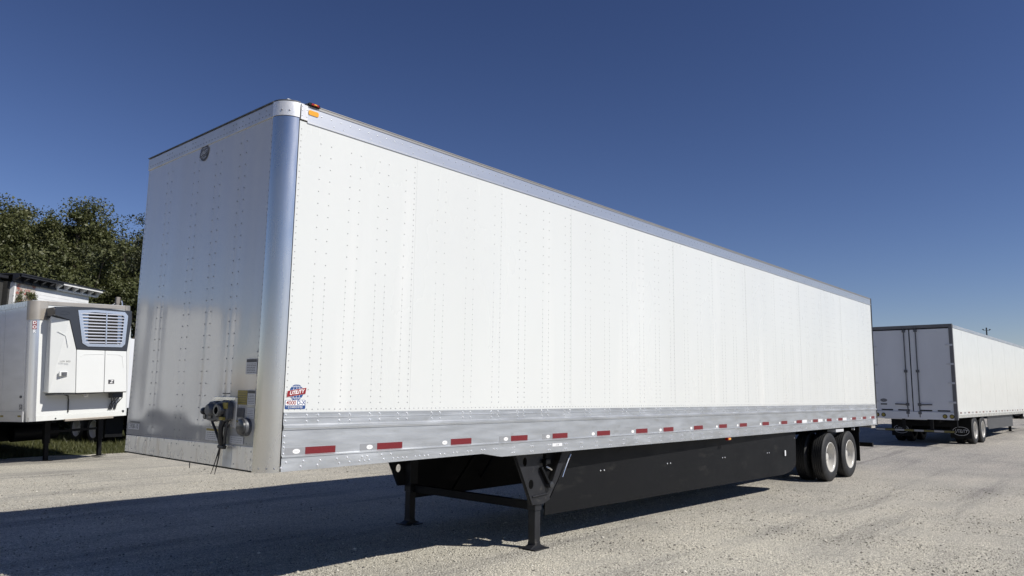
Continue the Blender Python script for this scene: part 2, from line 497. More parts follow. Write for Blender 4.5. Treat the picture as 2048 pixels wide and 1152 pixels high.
    base = mix(base, spk, .5, 'MULTIPLY')
    # grass fields: behind the back-left row and far beyond the lot
    nz = noise(.8, 6, .7)
    def mathn(op, a, c):
        q = node(nt, 'ShaderNodeMath', operation=op)
        for i, t in enumerate((a, c)):
            if isinstance(t, (int, float)): q.inputs[i].default_value = t
            else: L(t, q.inputs[i])
        return q.outputs[0]
    yy = mathn('ADD', sep.outputs['Y'], mathn('MULTIPLY', nz, .9))
    # boundary: y > 18.3 for x<17 ; y > 12+... beyond
    xx = sep.outputs['X']
    lim = node(nt, 'ShaderNodeMapRange'); lim.inputs['From Min'].default_value = 16; lim.inputs['From Max'].default_value = 60
    lim.inputs['To Min'].default_value = 19.0; lim.inputs['To Max'].default_value = 14.0
    L(xx, lim.inputs['Value'])
    gmask = mathn('GREATER_THAN', mathn('SUBTRACT', yy, lim.outputs[0]), 0.0)
    grass = ramp(noise(6, 8, .7), [(.3, (.03, .04, .012)), (.5, (.075, .085, .03)), (.7, (.13, .13, .05))])
    far = mathn('GREATER_THAN', xx, 105.0)
    gm = mathn('MAXIMUM', gmask, far)
    base = mix(base, grass, gm)
    L(base, b.inputs['Base Color'])
    # relief
    h = mathn('ADD', mathn('MULTIPLY', v1.outputs['Distance'], -1.0), mathn('MULTIPLY', v2.outputs['Distance'], -.6))
    h = mathn('ADD', h, mathn('MULTIPLY', noise(3, 6, .6), 1.6))
    bp = node(nt, 'ShaderNodeBump'); bp.inputs['Strength'].default_value = 1.0; bp.inputs['Distance'].default_value = .016
    L(h, bp.inputs['Height']); L(bp.outputs[0], b.inputs['Normal'])
    me.materials.append(m)
make_ground()

def scatter_stones(name, n, xr, yr, size, material, seed, dens=None):
    rg = np.random.default_rng(seed)
    octv = np.array([(1, 0, 0), (0, 1, 0), (-1, 0, 0), (0, -1, 0), (0, 0, 1), (0, 0, -1)], float)
    octf = np.array([(0, 1, 4), (1, 2, 4), (2, 3, 4), (3, 0, 4), (1, 0, 5), (2, 1, 5), (3, 2, 5), (0, 3, 5)])
    # constant density in the view: sample distance from the camera rather than area
    px = []; 
    while sum(len(a) for a in px) < n:
        d = 2.6*np.exp(rg.random(n)*math.log(18/2.6))
        a = YAW+rg.uniform(-.72, .72, n)
        x = CAM.x+d*np.cos(a); y = CAM.y+d*np.sin(a)
        k = (x > xr[0]) & (x < xr[1]) & (y > yr[0]) & (y < yr[1])
        px.append(np.stack([x[k], y[k]], -1))
    P = np.concatenate(px)[:n]
    sz = size*np.exp(rg.normal(0, .45, n))
    V = octv[None]*rg.uniform(.6, 1.15, (n, 6, 1))
    V[..., 2] *= .62
    ang = rg.uniform(0, 6.28, n); c, s = np.cos(ang), np.sin(ang)
    x = V[..., 0]*c[:, None]-V[..., 1]*s[:, None]; y = V[..., 0]*s[:, None]+V[..., 1]*c[:, None]
    z = V[..., 2]+x*rg.uniform(-.4, .4, (n, 1))
    V = np.stack([x*sz[:, None]+P[:, :1], y*sz[:, None]+P[:, 1:], z*sz[:, None]+(ground_z(P[:, 0], P[:, 1])+.002)[:, None]], -1).reshape(-1, 3)
    F = (octf[None]+np.arange(n)[:, None, None]*6).reshape(-1, 3)
    me = bpy.data.meshes.new(name)
    me.vertices.add(len(V)); me.vertices.foreach_set('co', V.ravel())
    me.loops.add(F.size); me.loops.foreach_set('vertex_index', F.ravel())
    me.polygons.add(len(F)); me.polygons.foreach_set('loop_start', np.arange(0, F.size, 3)); me.update(calc_edges=True)
    me.materials.append(material)
    o = bpy.data.objects.new(name, me); COL.objects.link(o); o['kind'] = 'stuff'
    return o

def stone_material(name, cols):
    m = bpy.data.materials.new(name); m.use_nodes = True; nt = m.node_tree
    g = node(nt, 'ShaderNodeNewGeometry'); r = node(nt, 'ShaderNodeValToRGB')
    els = r.color_ramp.elements
    els[0].color = (*cols[0], 1); els[1].color = (*cols[-1], 1)
    for i, c in enumerate(cols[1:-1]):
        e = els.new((i+1)/(len(cols)-1)); e.color = (*c, 1)
    nt.links.new(g.outputs['Random Per Island'], r.inputs[0])
    nt.links.new(r.outputs[0], nt.nodes['Principled BSDF'].inputs['Base Color'])
    nt.nodes['Principled BSDF'].inputs['Roughness'].default_value = .85
    return m
stm = stone_material('loose_stones', [(.12, .115, .10), (.30, .285, .24), (.42, .395, .335), (.47, .445, .38), (.72, .69, .61)])
scatter_stones('loose_gravel', 120000, (-3, 22), (-5, 14), .0063, stm, 3)
scatter_stones('coarse_gravel', 5000, (-3, 22), (-5, 15), .0115, stm, 4)

# ------------------------------------------------------------------ wheels (wide single tyres)
def wheel(parent, x, y_out, z, side=-1, rad=.49, width=.268, name='wheel'):
    """dual wheel; y_out = plane of outer sidewall; side -1: outer face looks to -y"""
    w = bpy.data.objects.new(name, None); COL.objects.link(w); w.parent = parent; w.location = (x, y_out, z)
    s = -side  # inward direction sign
    def pr(lst, o=0): return [(r, s*(t+o)) for r, t in lst]
    tp = [(.295, .030), (.305, .012), (.33, .004), (.38, 0), (.43, .004), (.462, .014), (rad-.008, .030)]
    nrib = 5; w0, w1 = .034, width-.034
    for i in range(nrib):
        a = w0+(w1-w0)*i/nrib; b = w0+(w1-w0)*(i+1)/nrib
        tp += [(rad, a+.002), (rad+.001, (a+b)/2), (rad, b-.012)]
        if i < nrib-1: tp += [(rad-.013, b-.010), (rad-.013, b-.001)]
    tp += [(rad-.008, width-.030), (.455, width-.012), (.38, width), (.31, width-.01), (.29, width-.04)]
    for o in (0, .345):
        mb().lathe(pr(tp, o), (0, 0, 0), 'y', 56).build('tyre', 'rubber', w, smooth=True)
    mb().lathe(pr([(.300, .020), (.303, .012), (.296, .006), (.288, .008), (.283, .022), (.270, .032), (.262, .07), (.255, .12), (.240, .150), (.20, .162), (.150, .168), (.135, .166), (.125, .150), (.118, .19)]), (0, 0, 0), 'y', 48).build('rim', 'rim_white', w, smooth=True)
    mb().lathe(pr([(.283, .022), (.262, .05), (.25, .12), (.25, .25)], .345), (0, 0, 0), 'y', 32).build('inner_rim', 'black_steel', w, smooth=True)
    mb().lathe(pr([(.0, .075), (.045, .077), (.072, .084), (.080, .10), (.088, .165), (.112, .175)]), (0, 0, 0), 'y', 24).build('hub', 'rim_white', w, smooth=True)
    nuts = MB()
    for k in range(10):
        a = 2*math.pi*k/10
        nuts.lathe([(0, s*.146), (.013, s*.146), (.015, s*.167)], (.155*math.cos(a), 0, .155*math.sin(a)), 'y', 6)
    nuts.build('wheel_nut', 'hub', w, kind='stuff')
    # hand holes
    hh = MB()
    for k in range(5):
        a = 2*math.pi*(k+.3)/5
        hh.lathe([(0, s*.1545), (.020, s*.1545)], (.215*math.cos(a), 0, .212*math.sin(a)), 'y', 12)
    hh.build('hand_hole', 'black_void', w, kind='stuff')
    return w

# ------------------------------------------------------------------ MAIN TRAILER
T = empty('semi_trailer', 'long white dry van trailer with black side skirts filling the middle of the lot', 'semi trailer', (0, 0, 0))
LEN, WID, TOP = 16.15, 2.59, 4.10
ZB, ZW, ZT = 1.085, 1.556, 3.955     # rail bottom, white panel bottom, white panel top
RC = .15

# front wall, slightly oil-canned so that its reflections waver
def front_wall():
    ny, nz = 160, 90
    ys = np.linspace(.14, WID-.02, ny); zs = np.linspace(1.27, 3.985, nz)
    Y, Z = np.meshgrid(ys, zs, indexing='ij')
    pairs = [2.04, 1.47, 1.045, .61]
    X = np.zeros_like(Y)
    for p in pairs:
        for c, a in ((p-.05, 1), (p+.05, 1)):
            X += -.0011*np.exp(-((Y-c)/.016)**2)
        X += .0012*np.exp(-((Y-p)/.11)**2)
    X += .0010*np.sin(Y*6.1+.5*np.sin(Z*1.1))+.0007*np.sin(Z*2.3+Y*2)
    X += .0006*np.sin(Y*19+Z*.7)
    X += .0030*np.exp(-((Z-1.40)/.10)**2)*(np.sin(Y*4.3)+.5*np.sin(Y*9.7+1))+.0016*np.exp(-((Z-1.9)/.3)**2)*np.sin(Y*7.9)
    X += .0011*np.sin(Z*3.7+np.sin(Y*5))*np.sin(Y*3.1)
    # dimples round the rivets
    for p in pairs:
        for c in (p-.05, p+.05):
            for zz in np.arange(1.36, 2.70, .104):
                X += .0008*np.exp(-(((Y-c)/.014)**2+((Z-zz)/.035)**2))
    V = np.stack([X, Y, Z], -1).reshape(-1, 3)
    idx = np.arange(ny*nz).reshape(ny, nz)
    F = np.stack([idx[:-1, :-1], idx[:-1, 1:], idx[1:, 1:], idx[1:, :-1]], -1).reshape(-1, 4)
    b = MB(); b.v = V.tolist(); b.f = [tuple(f) for f in F.tolist()]
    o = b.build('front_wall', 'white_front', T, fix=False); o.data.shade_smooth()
    return pairs
pairs = front_wall()
mb().box((.012, .17, 1.20), (.03, WID-.05, 4.0)).build('front_backing', 'grey_steel', T)
# pale bottom sheet across the front
b = MB(); b.add([(-.007, .142, 1.106), (-.007, WID-.03, 1.106), (-.004, WID-.03, 1.262), (-.004, .142, 1.286), (.02, .142, 1.106), (.02, WID-.03, 1.106), (.02, WID-.03, 1.262), (.02, .142, 1.286)],
              [(0, 1, 2, 3), (4, 7, 6, 5), (0, 4, 5, 1), (3, 2, 6, 7), (0, 3, 7, 4), (1, 5, 6, 2)])
b.build('front_base_sheet', 'alu_dull', T, bevel=.002)
mb().box((-.006, .15, 1.094), (.10, WID-.03, 1.105)).build('front_lower_edge', 'black_steel', T)
# aluminium rail across the top of the front wall
b = MB(); b.prism([(-.008, 3.975), (-.008, 4.088), (0.0, 4.10), (.05, 4.10), (.05, 3.975)], .142, WID-.02, 'y'); b.build('front_top_rail', 'alu_front', T, bevel=.002)
b = MB(); b.prism([(-.014, 4.101), (-.014, 4.108), (.06, 4.128), (.06, 4.101)], .15, WID-.01, 'y'); b.build('roof_front_lip', 'mid_plastic', T)

def quarter(x0, y0, r, sx, sy, z0, z1, n=14, thick=.0):
    """quarter round outline centred at (x0,y0), bulging to sx,sy"""
    pts = [(x0+sx*r*math.cos(a), y0+sy*r*math.sin(a)) for a in [math.pi/2*k/n for k in range(n+1)]]
    inn = [(x0+sx*(r-.02)*math.cos(a), y0+sy*(r-.02)*math.sin(a)) for a in [math.pi/2*k/n for k in range(n, -1, -1)]]
    b = MB(); b.prism(pts+inn, z0, z1, 'z'); return b
quarter(RC-.004, RC-.004, RC, -1, -1, 1.095, 3.972).build('corner_post', 'alu_bright', T, smooth=True)
quarter(RC-.004, WID-.05, .05, -1, 1, 1.095, 3.972).build('corner_post', 'alu_bright', T, smooth=True)
quarter(RC-.004, RC-.004, RC+.006, -1, -1, 3.976, 4.098).build('corner_cap', 'alu_dull', T, smooth=True)
quarter(RC-.004, RC-.004, RC+.004, -1, -1, 4.0985, 4.112).build('roof_corner_lip', 'mid_plastic', T, smooth=True)
# narrow splice sheet right behind the corner cap
mb().box((.158, -.009, 3.968), (.222, .02, 4.098)).build('splice_plate', 'alu_dull', T, bevel=.002)

# side wall: one sheet per four feet, lapped
edges = [.156]+[1.452+1.238*k for k in range(12)]
edges = [e for e in edges if e < LEN-.5]+[LEN-.03]
for side in (0, 1):
    for i in range(len(edges)-1):
        a, c = edges[i], edges[i+1]
        p = .0010 if i % 2 else 0.0
        if side == 0:
            mb().box((a, 0-p, ZW), (c+.002, .012, ZT)).build('side_panel', 'white_side', T)
        else:
            mb().box((a+.001, WID-.012, ZW), (c-.001, WID+p, ZT)).build('side_panel', 'white_side', T)
# side rails (lower, deep aluminium extrusion) - profile in (y, z)
def rail_profile(flip=False, zb=ZB):
    P = [(.03, 1.556), (-.006, 1.556), (-.006, 1.546), (-.003, 1.543), (-.003, 1.520), (-.006, 1.517), (-.006, 1.510), (-.002, 1.507), (-.002, 1.462), (-.014, 1.452), (-.014, 1.432), (-.010, 1.427),
         (-.010, 1.421), (0, 1.416), (0, 1.222), (-.014, 1.216), (-.014, 1.207), (-.006, 1.203), (-.006, zb), (.06, zb), (.06, zb+.01), (.03, zb+.012)]
    return [(WID-y, z) for y, z in P] if flip else P
def side_rail(flip):
    b = MB()
    P1 = rail_profile(flip, 1.112)
    # front length with higher lower edge, slope, then full depth
    secs = [(.158, 1.098), (2.44, 1.118), (2.72, 1.073), (LEN, 1.073)]
    n = len(P1); vs = []
    for x, zb in secs:
        for y, z in rail_profile(flip, zb): vs.append((x, y, z))
    fs = [tuple(range(n)), tuple((len(secs)-1)*n+k for k in range(n))[::-1]]
    for i in range(len(secs)-1):
        fs += [(i*n+k, i*n+(k+1) % n, (i+1)*n+(k+1) % n, (i+1)*n+k) for k in range(n)]
    b.add(vs, fs)
    return b.build('side_rail', 'alu', T)
side_rail(False); side_rail(True)
# top rails
for fl in (False, True):
    P = [(.0, 3.950), (-.008, 3.950), (-.008, 3.960), (-.003, 3.966), (-.003, 4.090), (.05, 4.090), (.05, 3.95)]
    Q = [(-.008, 4.0905), (-.008, 4.098), (.000, 4.100), (.000, 4.112), (-.004, 4.116), (-.004, 4.122), (.012, 4.130), (.05, 4.132), (.05, 4.0905)]
    Q = [(WID-y, z) for y, z in Q] if fl else Q
    b = MB(); b.prism(Q, .224, LEN, 'x'); b.build('roof_edge_rail', 'frame_alu', T)
    P = [(WID-y, z) for y, z in P] if fl else P
    b = MB(); b.prism(P, .224, LEN, 'x'); b.build('top_rail', 'alu_top', T)
mb().box((.06, .05, 4.100), (LEN, WID-.05, 4.130)).build('roof', 'roof_sheet', T)
# body innards / floor
mb().box((.10, .06, 1.118), (LEN-.05, WID-.06, 1.25)).build('floor', 'black_steel', T)
cm = MB()
for k in range(38):
    x = .45+k*.41
    zb_ = 1.116 if x < 2.7 else 1.085
    cm.box((x, .09, zb_), (x+.045, WID-.09, 1.124 if x < 2.7 else 1.119))
cm.build('crossmember', 'black_steel', T)
# rear frame and doors
mb().box((LEN-.01, -.008, 1.05), (LEN+.05, .11, 4.12)).build('rear_post', 'grey_steel', T, bevel=.004)
mb().box((LEN-.01, WID-.11, 1.05), (LEN+.05, WID+.008, 4.12)).build('rear_post', 'grey_steel', T, bevel=.004)
mb().box((LEN, .112, 4.0), (LEN+.05, WID-.112, 4.12)).build('rear_header', 'alu', T)
mb().box((LEN, .112, 1.0), (LEN+.05, WID-.112, 1.2)).build('rear_sill', 'alu', T)
mb().box((LEN+.005, .112, 1.202), (LEN+.04, WID/2-.004, 3.998)).build('rear_door', 'white_side', T)
mb().box((LEN+.005, WID/2+.004, 1.202), (LEN+.04, WID-.112, 3.998)).build('rear_door', 'white_side', T)

# post rivets on the near side
rv = []
posts = [.423, .739, 1.058] + [1.373+.4135*k for k in range(36)]
for i, p in enumerate(posts):
    if p > LEN-.3: break
    for j, dx in enumerate((-.053, .053)):
        seam = (j == 1 and i >= 3 and (i-3) % 3 == 0)
        dz = .0518
        z = 1.634
        while z < 3.91:
            if z < 2.68 or seam or int(round((z-1.634)/dz)) % 2 == 0:
                rv.append(((p+dx, -.0005 if not seam else -.0012, z), (0, -1, 0)))
            z += dz
z = 1.60
while z < 3.93:
    rv.append(((.176, 0, z), (0, -1, 0))); z += .052
x = .20
while x < LEN-.1:
    rv.append(((x, -.0005, 1.580), (0, -1, 0))); x += .0545
dome_mesh(rv, .0058, .0048).build('post_rivets', 'rivet_paint', T, kind='stuff', fix=False)
# rivets on the aluminium rails
ar = []
for i, p in enumerate(posts):
    if p > LEN-.3: break
    for dx in (-.053, .053):
        ar += [((p+dx, -.003, 1.532), (0, -1, 0)), ((p+dx, -.002, 1.484), (0, -1, 0))]
for z in (1.538, 1.49, 1.425, 1.37, 1.32, 1.285, 1.235): ar.append(((.176, -.002 if z > 1.45 else 0, z), (0, -1, 0)))
for x, z in [(.197, 1.169), (.153, 1.130), (.331, 1.130), (.354, 1.171), (.487, 1.132), (.511, 1.169), (.673, 1.17), (.698, 1.134), (.778, 1.174), (.804, 1.137), (.934, 1.172), (.986, 1.175),
             (.907, 1.138), (.959, 1.138), (1.011, 1.14), (1.145, 1.177), (1.169, 1.139), (1.248, 1.178), (1.275, 1.141), (1.327, 1.142), (1.387, 1.139), (1.43, 1.139), (1.537, 1.141),
             (1.589, 1.142), (1.646, 1.141), (1.695, 1.142), (1.85, 1.144), (1.906, 1.143), (2.02, 1.15), (2.07, 1.15), (2.22, 1.152), (2.27, 1.152), (2.42, 1.155), (2.46, 1.155), (2.60, 1.155), (2.64, 1.155)]:
    ar.append(((x+.003, -.006, z), (0, -1, 0)))
x = 2.89
while x < LEN-.1:
    for dx in (0, .034):
        for z in (1.157, 1.102): ar.append(((x+dx, -.006, z), (0, -1, 0)))
    x += .3055
dome_mesh(ar, .0095, .0070, 8).build('rail_rivets', 'bright_rivet', T, kind='stuff', fix=False)
tr = []
x = .26
while x < LEN-.1:
    tr.append(((x, -.003, 4.045), (0, -1, 0)))
    if int(x*7) % 3 == 0: tr.append(((x+.03, -.003, 3.99), (0, -1, 0)))
    x += .10
for z in (4.083, 4.045, 4.0): tr.append(((.166, -.009, z), (0, -1, 0)))
for z in (4.06, 4.0): tr.append(((.212, -.009, z), (0, -1, 0)))
dome_mesh(tr, .006, .004).build('top_rail_rivets', 'rivet', T, kind='stuff', fix=False)
# rivets on the front wall
fr_ = []
for p in pairs:
    for c in (p-.05, p+.05):
        for zz in np.arange(1.36, 3.95, .104):
            fr_.append(((-.0015, c, zz), (-1, 0, 0)))
for yy in (.158, WID-.05):
    for zz in np.arange(1.32, 3.95, .052): fr_.append(((-.001, yy, zz), (-1, 0, 0)))
for yy in np.arange(.2, WID-.05, .055):
    fr_.append(((-.009, yy, 4.005), (-1, 0, 0)))
    if random.random() < .22: fr_.append(((-.009, yy, 4.05), (-1, 0, 0)))
    fr_.append(((-.001, yy, 1.283+.012+(.0-.0095*yy)+.012), (-1, 0, 0)))
for yy, zz in ((2.1, 1.235), (2.0, 1.235), (1.55, 1.24), (1.45, 1.24), (1.12, 1.245), (1.02, 1.245), (2.4, 1.14), (1.9, 1.14), (1.4, 1.14), (1.15, 1.14), (.9, 1.14), (.42, 1.14), (.165, 1.25), (.165, 1.19), (.165, 1.13), (2.54, 1.22), (2.54, 1.17), (2.54, 1.13)):
    fr_.append(((-.0065, yy, zz), (-1, 0, 0)))
dome_mesh(fr_, .0058, .004).build('front_rivets', 'rivet', T, kind='stuff', fix=False)
cr = []
for a in (28, 52, 74):
    aa = R(a); n = Vector((-math.cos(aa), -math.sin(aa), 0)); c = Vector((RC-.004, RC-.004, 0))+n*RC
    cr.append(((c.x, c.y, 1.128), n)); 
for a in (35, 58):
    aa = R(a); n = Vector((-math.cos(aa), -math.sin(aa), 0)); c = Vector((RC-.004, RC-.004, 0))+n*(RC+.006)
    cr.append(((c.x, c.y, 4.02), n))
cr.append(((-.004, .16, 2.03), (-1, 0, 0)))
dome_mesh(cr, .008, .006, 8).build('corner_rivets', 'rivet', T, kind='stuff', fix=False)

# conspicuity tape
tape_x = [(.372, .661), (1.097, 1.383), (1.993, 2.277), (2.874, 3.145), (3.583, 3.863), (4.458, 4.74), (5.346, 5.633), (6.054, 6.331), (6.936, 7.218), (7.76, 8.03), (8.503, 8.78), (9.41, 9.69),
          (10.25, 10.53), (10.99, 11.26), (11.86, 12.13), (12.66, 12.94), (13.37, 13.64), (14.30, 14.57), (15.07, 15.32), (15.73, 15.98)]
for i, (a, c) in enumerate(tape_x):
    mb().box((a, -.0012, 1.224), (c, 0.001, 1.280)).build('red_reflector', 'red_tape', T)
    s0 = a-.185
    if i in (0, 1, 3, 4):
        mb().box((s0, -.0011, 1.224), (a-.002, 0.001, 1.280)).build('silver_reflector', 'silver_tape', T, label='dull silver reflective tape strip')
    mtx = frame((a-.082, -.0012, 1.250), (1, 0, 0), (0, 0, 1))
    ov = flat(circ(0, 0, .034, .019, 20), mtx, .0008).build('tape_logo', 'white_ink', T)
    if i < 5:
        text('logo_lettering', 'UTILITY', .012, 'silver_tape', off(mtx, z=.001), ov, shear=.3)
    if i in (13, 14, 16):
        mb().box((c+.02, -.0012, 1.224), (c+.27, 0.001, 1.280)).build('white_reflector', 'white_tape', T)
mb().box((15.80, -.0075, 1.10), (16.05, -.006, 1.215)).build('rear_side_plate', 'sticker', T)
pl = mb().box((3.572, -.0085, 1.136), (3.752, -.006, 1.170)).build('rating_plate', 'white_tape', T, bevel=.001)
text('plate_number', '268', .030, 'mid_plastic', frame((3.662, -.0088, 1.153), (1, 0, 0), (0, 0, 1)), pl, spacing=1.5)

# emblems and model badge on the near side
globe_emblem(T, frame((.262, -.0015, 1.714), (1, 0, 0), (0, 0, 1)), .178)
bm_ = frame((.257, -.0015, 1.618), (1, 0, 0), (0, 0, 1))
def rrect(w, h, r, n=5):
    out = []
    for cx, cy, a0 in ((w/2-r, h/2-r, 0), (-w/2+r, h/2-r, 90), (-w/2+r, -h/2+r, 180), (w/2-r, -h/2+r, 270)):
        out += [(cx+r*math.cos(R(a0+90*k/n)), cy+r*math.sin(R(a0+90*k/n))) for k in range(n+1)]
    return out
badge = flat(rrect(.186, .072, .010), bm_, .001).build('model_badge', 'blue_ink', T)
flat(rrect(.178, .040, .006), off(bm_, 0, .013, .001), .0006).build('badge_field', 'white_ink', badge)
text('lettering', '4000', .045, 'red_ink', off(bm_, -.038, .0125, .002), badge, bold=.0009, spacing=.98)
text('lettering', 'D-X', .045, 'blue_ink', off(bm_, .052, .0125, .002), badge, bold=.0009, spacing=.95)
text('lettering', 'COMPOSITE', .021, 'white_ink', off(bm_, 0, -.0225, .002), badge, bold=.0003, spacing=1.22)
# emblem high on the front wall
fm = frame((-.004, 1.335, 3.912), (0, -1, 0), (0, 0, 1))
globe_emblem(T, fm, .175, dark=True)

# top corner marker lamp and amber reflector
lamp = mb().prism([(.214, 4.106), (.335, 4.106), (.325, 4.130), (.225, 4.130)], -.022, .0, 'y').build('marker_lamp', 'black_steel', T, bevel=.003)
mb().prism([(.238, 4.108), (.318, 4.108), (.310, 4.126), (.246, 4.126)], -.030, -.0215, 'y').build('lamp_lens', 'red_lens', lamp, bevel=.003)
mb().prism([(.262, 4.112), (.292, 4.112), (.290, 4.121), (.266, 4.121)], -.034, -.0298, 'y').build('lamp_bulb', 'amber', lamp)
flat(rrect(.098, .042, .012), frame((.278, -.003, 4.048), (1, 0, 0), (0, 0, 1)), .006).build('amber_reflector', 'amber', T)
ml = mb().box((8.02, -.02, 1.028), (8.13, .03, 1.072)).build('side_marker_lamp', 'red_lens', T, bevel=.006)
mb().box((8.035, -.026, 1.036), (8.115, -.019, 1.064)).build('lamp_lens', 'amber', ml, bevel=.003)
flat(rrect(.05, .10, .012), frame((10.50, .048, .70), (1, 0, 0), (0, 0, 1)), .006).build('skirt_reflector', 'white_tape', T)

# connection box, hoses, decals on the front wall
nb = mb().box((-.014, .42, 1.425), (-.004, .83, 1.665)).build('connector_backplate', 'alu_dull', T, bevel=.002)
mb().box((-.024, .43, 1.640), (-.012, .76, 1.668)).build('backplate_bracket', 'alu_bright', nb, bevel=.002)
hb = mb().prism([(.80, 1.475), (.80, 1.585), (.765, 1.625), (.66, 1.635), (.645, 1.615), (.54, 1.642), (.475, 1.63), (.455, 1.60), (.455, 1.49), (.52, 1.465), (.64, 1.480), (.70, 1.462)], -.075, -.015, 'x').build('connector_housing', 'mid_plastic', T, bevel=.014)
mb().lathe([(0, -.115), (.040, -.113), (.052, -.098), (.056, -.06)], (0, .715, 1.560), 'x', 20).build('round_socket', 'mid_plastic', hb, smooth=True)
mb().lathe([(.030, -.122), (.048, -.122), (.058, -.108), (.060, -.06)], (0, .545, 1.560), 'x', 20).build('round_socket', 'dark_plastic', hb, smooth=True)
mb().lathe([(0, -.090), (.031, -.090)], (0, .545, 1.560), 'x', 16).build('socket_bore', 'black_void', hb)
mb().box((-.088, .440, 1.575), (-.073, .505, 1.625)).build('housing_tag', 'yellow', hb, bevel=.004)
mb().box((-.100, .475, 1.484), (-.074, .535, 1.510)).build('housing_tag', 'yellow', hb, bevel=.004)
mb().prism([(.69, 1.49), (.75, 1.485), (.74, 1.53), (.69, 1.535)], -.086, -.072, 'x').build('housing_rib', 'dark_plastic', hb, bevel=.004)
mb().tube([(-.05, .80, 1.545), (-.055, .835, 1.545), (-.055, .86, 1.545)], [.016, .014, .014], 12).build('coupler_neck', 'dark_plastic', hb, smooth=True)
mb().lathe([(0, -.012), (.018, -.012), (.030, -.006), (.031, .012), (.018, .020), (0, .020)], (-.055, .872, 1.545), 'y', 14).build('coupler_knob', 'dark_plastic', hb, smooth=True)
mb().lathe([(0, -.010), (.022, -.010), (.024, .010), (0, .010)], (-.05, .862, 1.500), 'x', 12).build('coupler_knob', 'dark_plastic', hb, smooth=True)
mb().box((-.06, .505, 1.425), (-.012, .545, 1.448)).build('small_latch', 'dark_plastic', hb, bevel=.003)
mb().tube([(-.055, .735, 1.485), (-.062, .70, 1.45), (-.058, .655, 1.40), (-.05, .61, 1.33), (-.045, .578, 1.272)], [.011]*5, 10).build('air_hose', 'rubber_hose', T, smooth=True)
mb().tube([(-.06, .525, 1.475), (-.075, .535, 1.43), (-.07, .545, 1.37), (-.055, .55, 1.31), (-.045, .555, 1.268)], [.022, .021, .020, .020, .018], 12).build('air_hose', 'rubber_hose', T, smooth=True)
mb().tube([(-.055, .565, 1.475), (-.062, .572, 1.42), (-.055, .578, 1.36), (-.045, .575, 1.30), (-.04, .57, 1.268)], [.016]*5, 12).build('air_hose', 'rubber_hose', T, smooth=True)
mb().tube([(-.04, .50, 1.472), (-.045, .505, 1.42), (-.045, .515, 1.35), (-.04, .53, 1.29), (-.035, .54, 1.268)], [.012]*5, 10).build('air_hose', 'dark_plastic', T, smooth=True)
ht = MB()
ht.tube([(-.05, .578, 1.272), (-.055, .60, 1.20), (-.055, .64, 1.12), (-.05, .70, 1.04)], [.005, .005, .004, .002], 6)
ht.tube([(-.05, .57, 1.272), (-.05, .585, 1.19), (-.05, .61, 1.11), (-.05, .635, 1.045)], [.006, .006, .005, .0025], 6)
ht.tube([(-.05, .565, 1.272), (-.05, .59, 1.22), (-.052, .62, 1.16)], [.004, .004, .002], 6)
ht.build('cable_tie_tails', 'rubber_hose', T, smooth=True)
mb().tube([(-.05, .50, 1.268), (-.05, .59, 1.270)], .017, 10).build('hose_strap', 'rubber_hose', T)
mb().box((-.0085, .46, 1.108), (-.0055, .60, 1.262)).build('scuffed_patch', 'alu', T)
mb().box((-.012, 1.16, 1.05), (-.006, 1.166, 1.10)).build('hanging_wire', 'rubber_hose', T)
mb().lathe([(.072, 0.01), (.072, -.03), (.066, -.045)], (0, .262, 1.437), 'x', 32).build('document_canister', 'mid_plastic', T, smooth=True)
mb().lathe([(0, -.066), (.045, -.066), (.060, -.060), (.064, -.044)], (0, .262, 1.437), 'x', 32).build('canister_lid', 'dark_plastic', T, smooth=True)
def fdecal(y, z): return frame((-.0035, y, z), (0, -1, 0), (0, 0, 1))
sticker(T, fdecal(.243, 1.915), .165, .125, lines=6, head='ink')
sticker(T, fdecal(.355, 1.667), .150, .112, 'yellow', 5)
sticker(T, fdecal(.215, 1.670), .115, .118, lines=6, head='ink')
sticker(T, fdecal(.385, 1.545), .145, .075, 'mid_plastic', 3)
sticker(T, fdecal(.212, 1.545), .105, .080, lines=5)
sticker(T, fdecal(.405, 1.452), .100, .070, lines=3, head='yellow')
sticker(T, fdecal(.815, 1.355), .215, .100, lines=4, head='yellow')
sticker(T, fdecal(.405, 1.328), .215, .060, lines=3)
sticker(T, fdecal(.62, 1.695), .12, .010, 'mid_plastic', 0)
np_ = flat(rect(.25, .055), fdecal(2.40, 1.352), .001).build('number_plate', 'sticker', T)
text('lettering', '5938-10', .062, 'ink', off(fdecal(2.40, 1.352), 0, 0, .0015), np_, bold=.0008)
flat(rect(.22, .012), fdecal(2.38, 1.395), .001).build('plate_caption', 'mid_plastic', T)

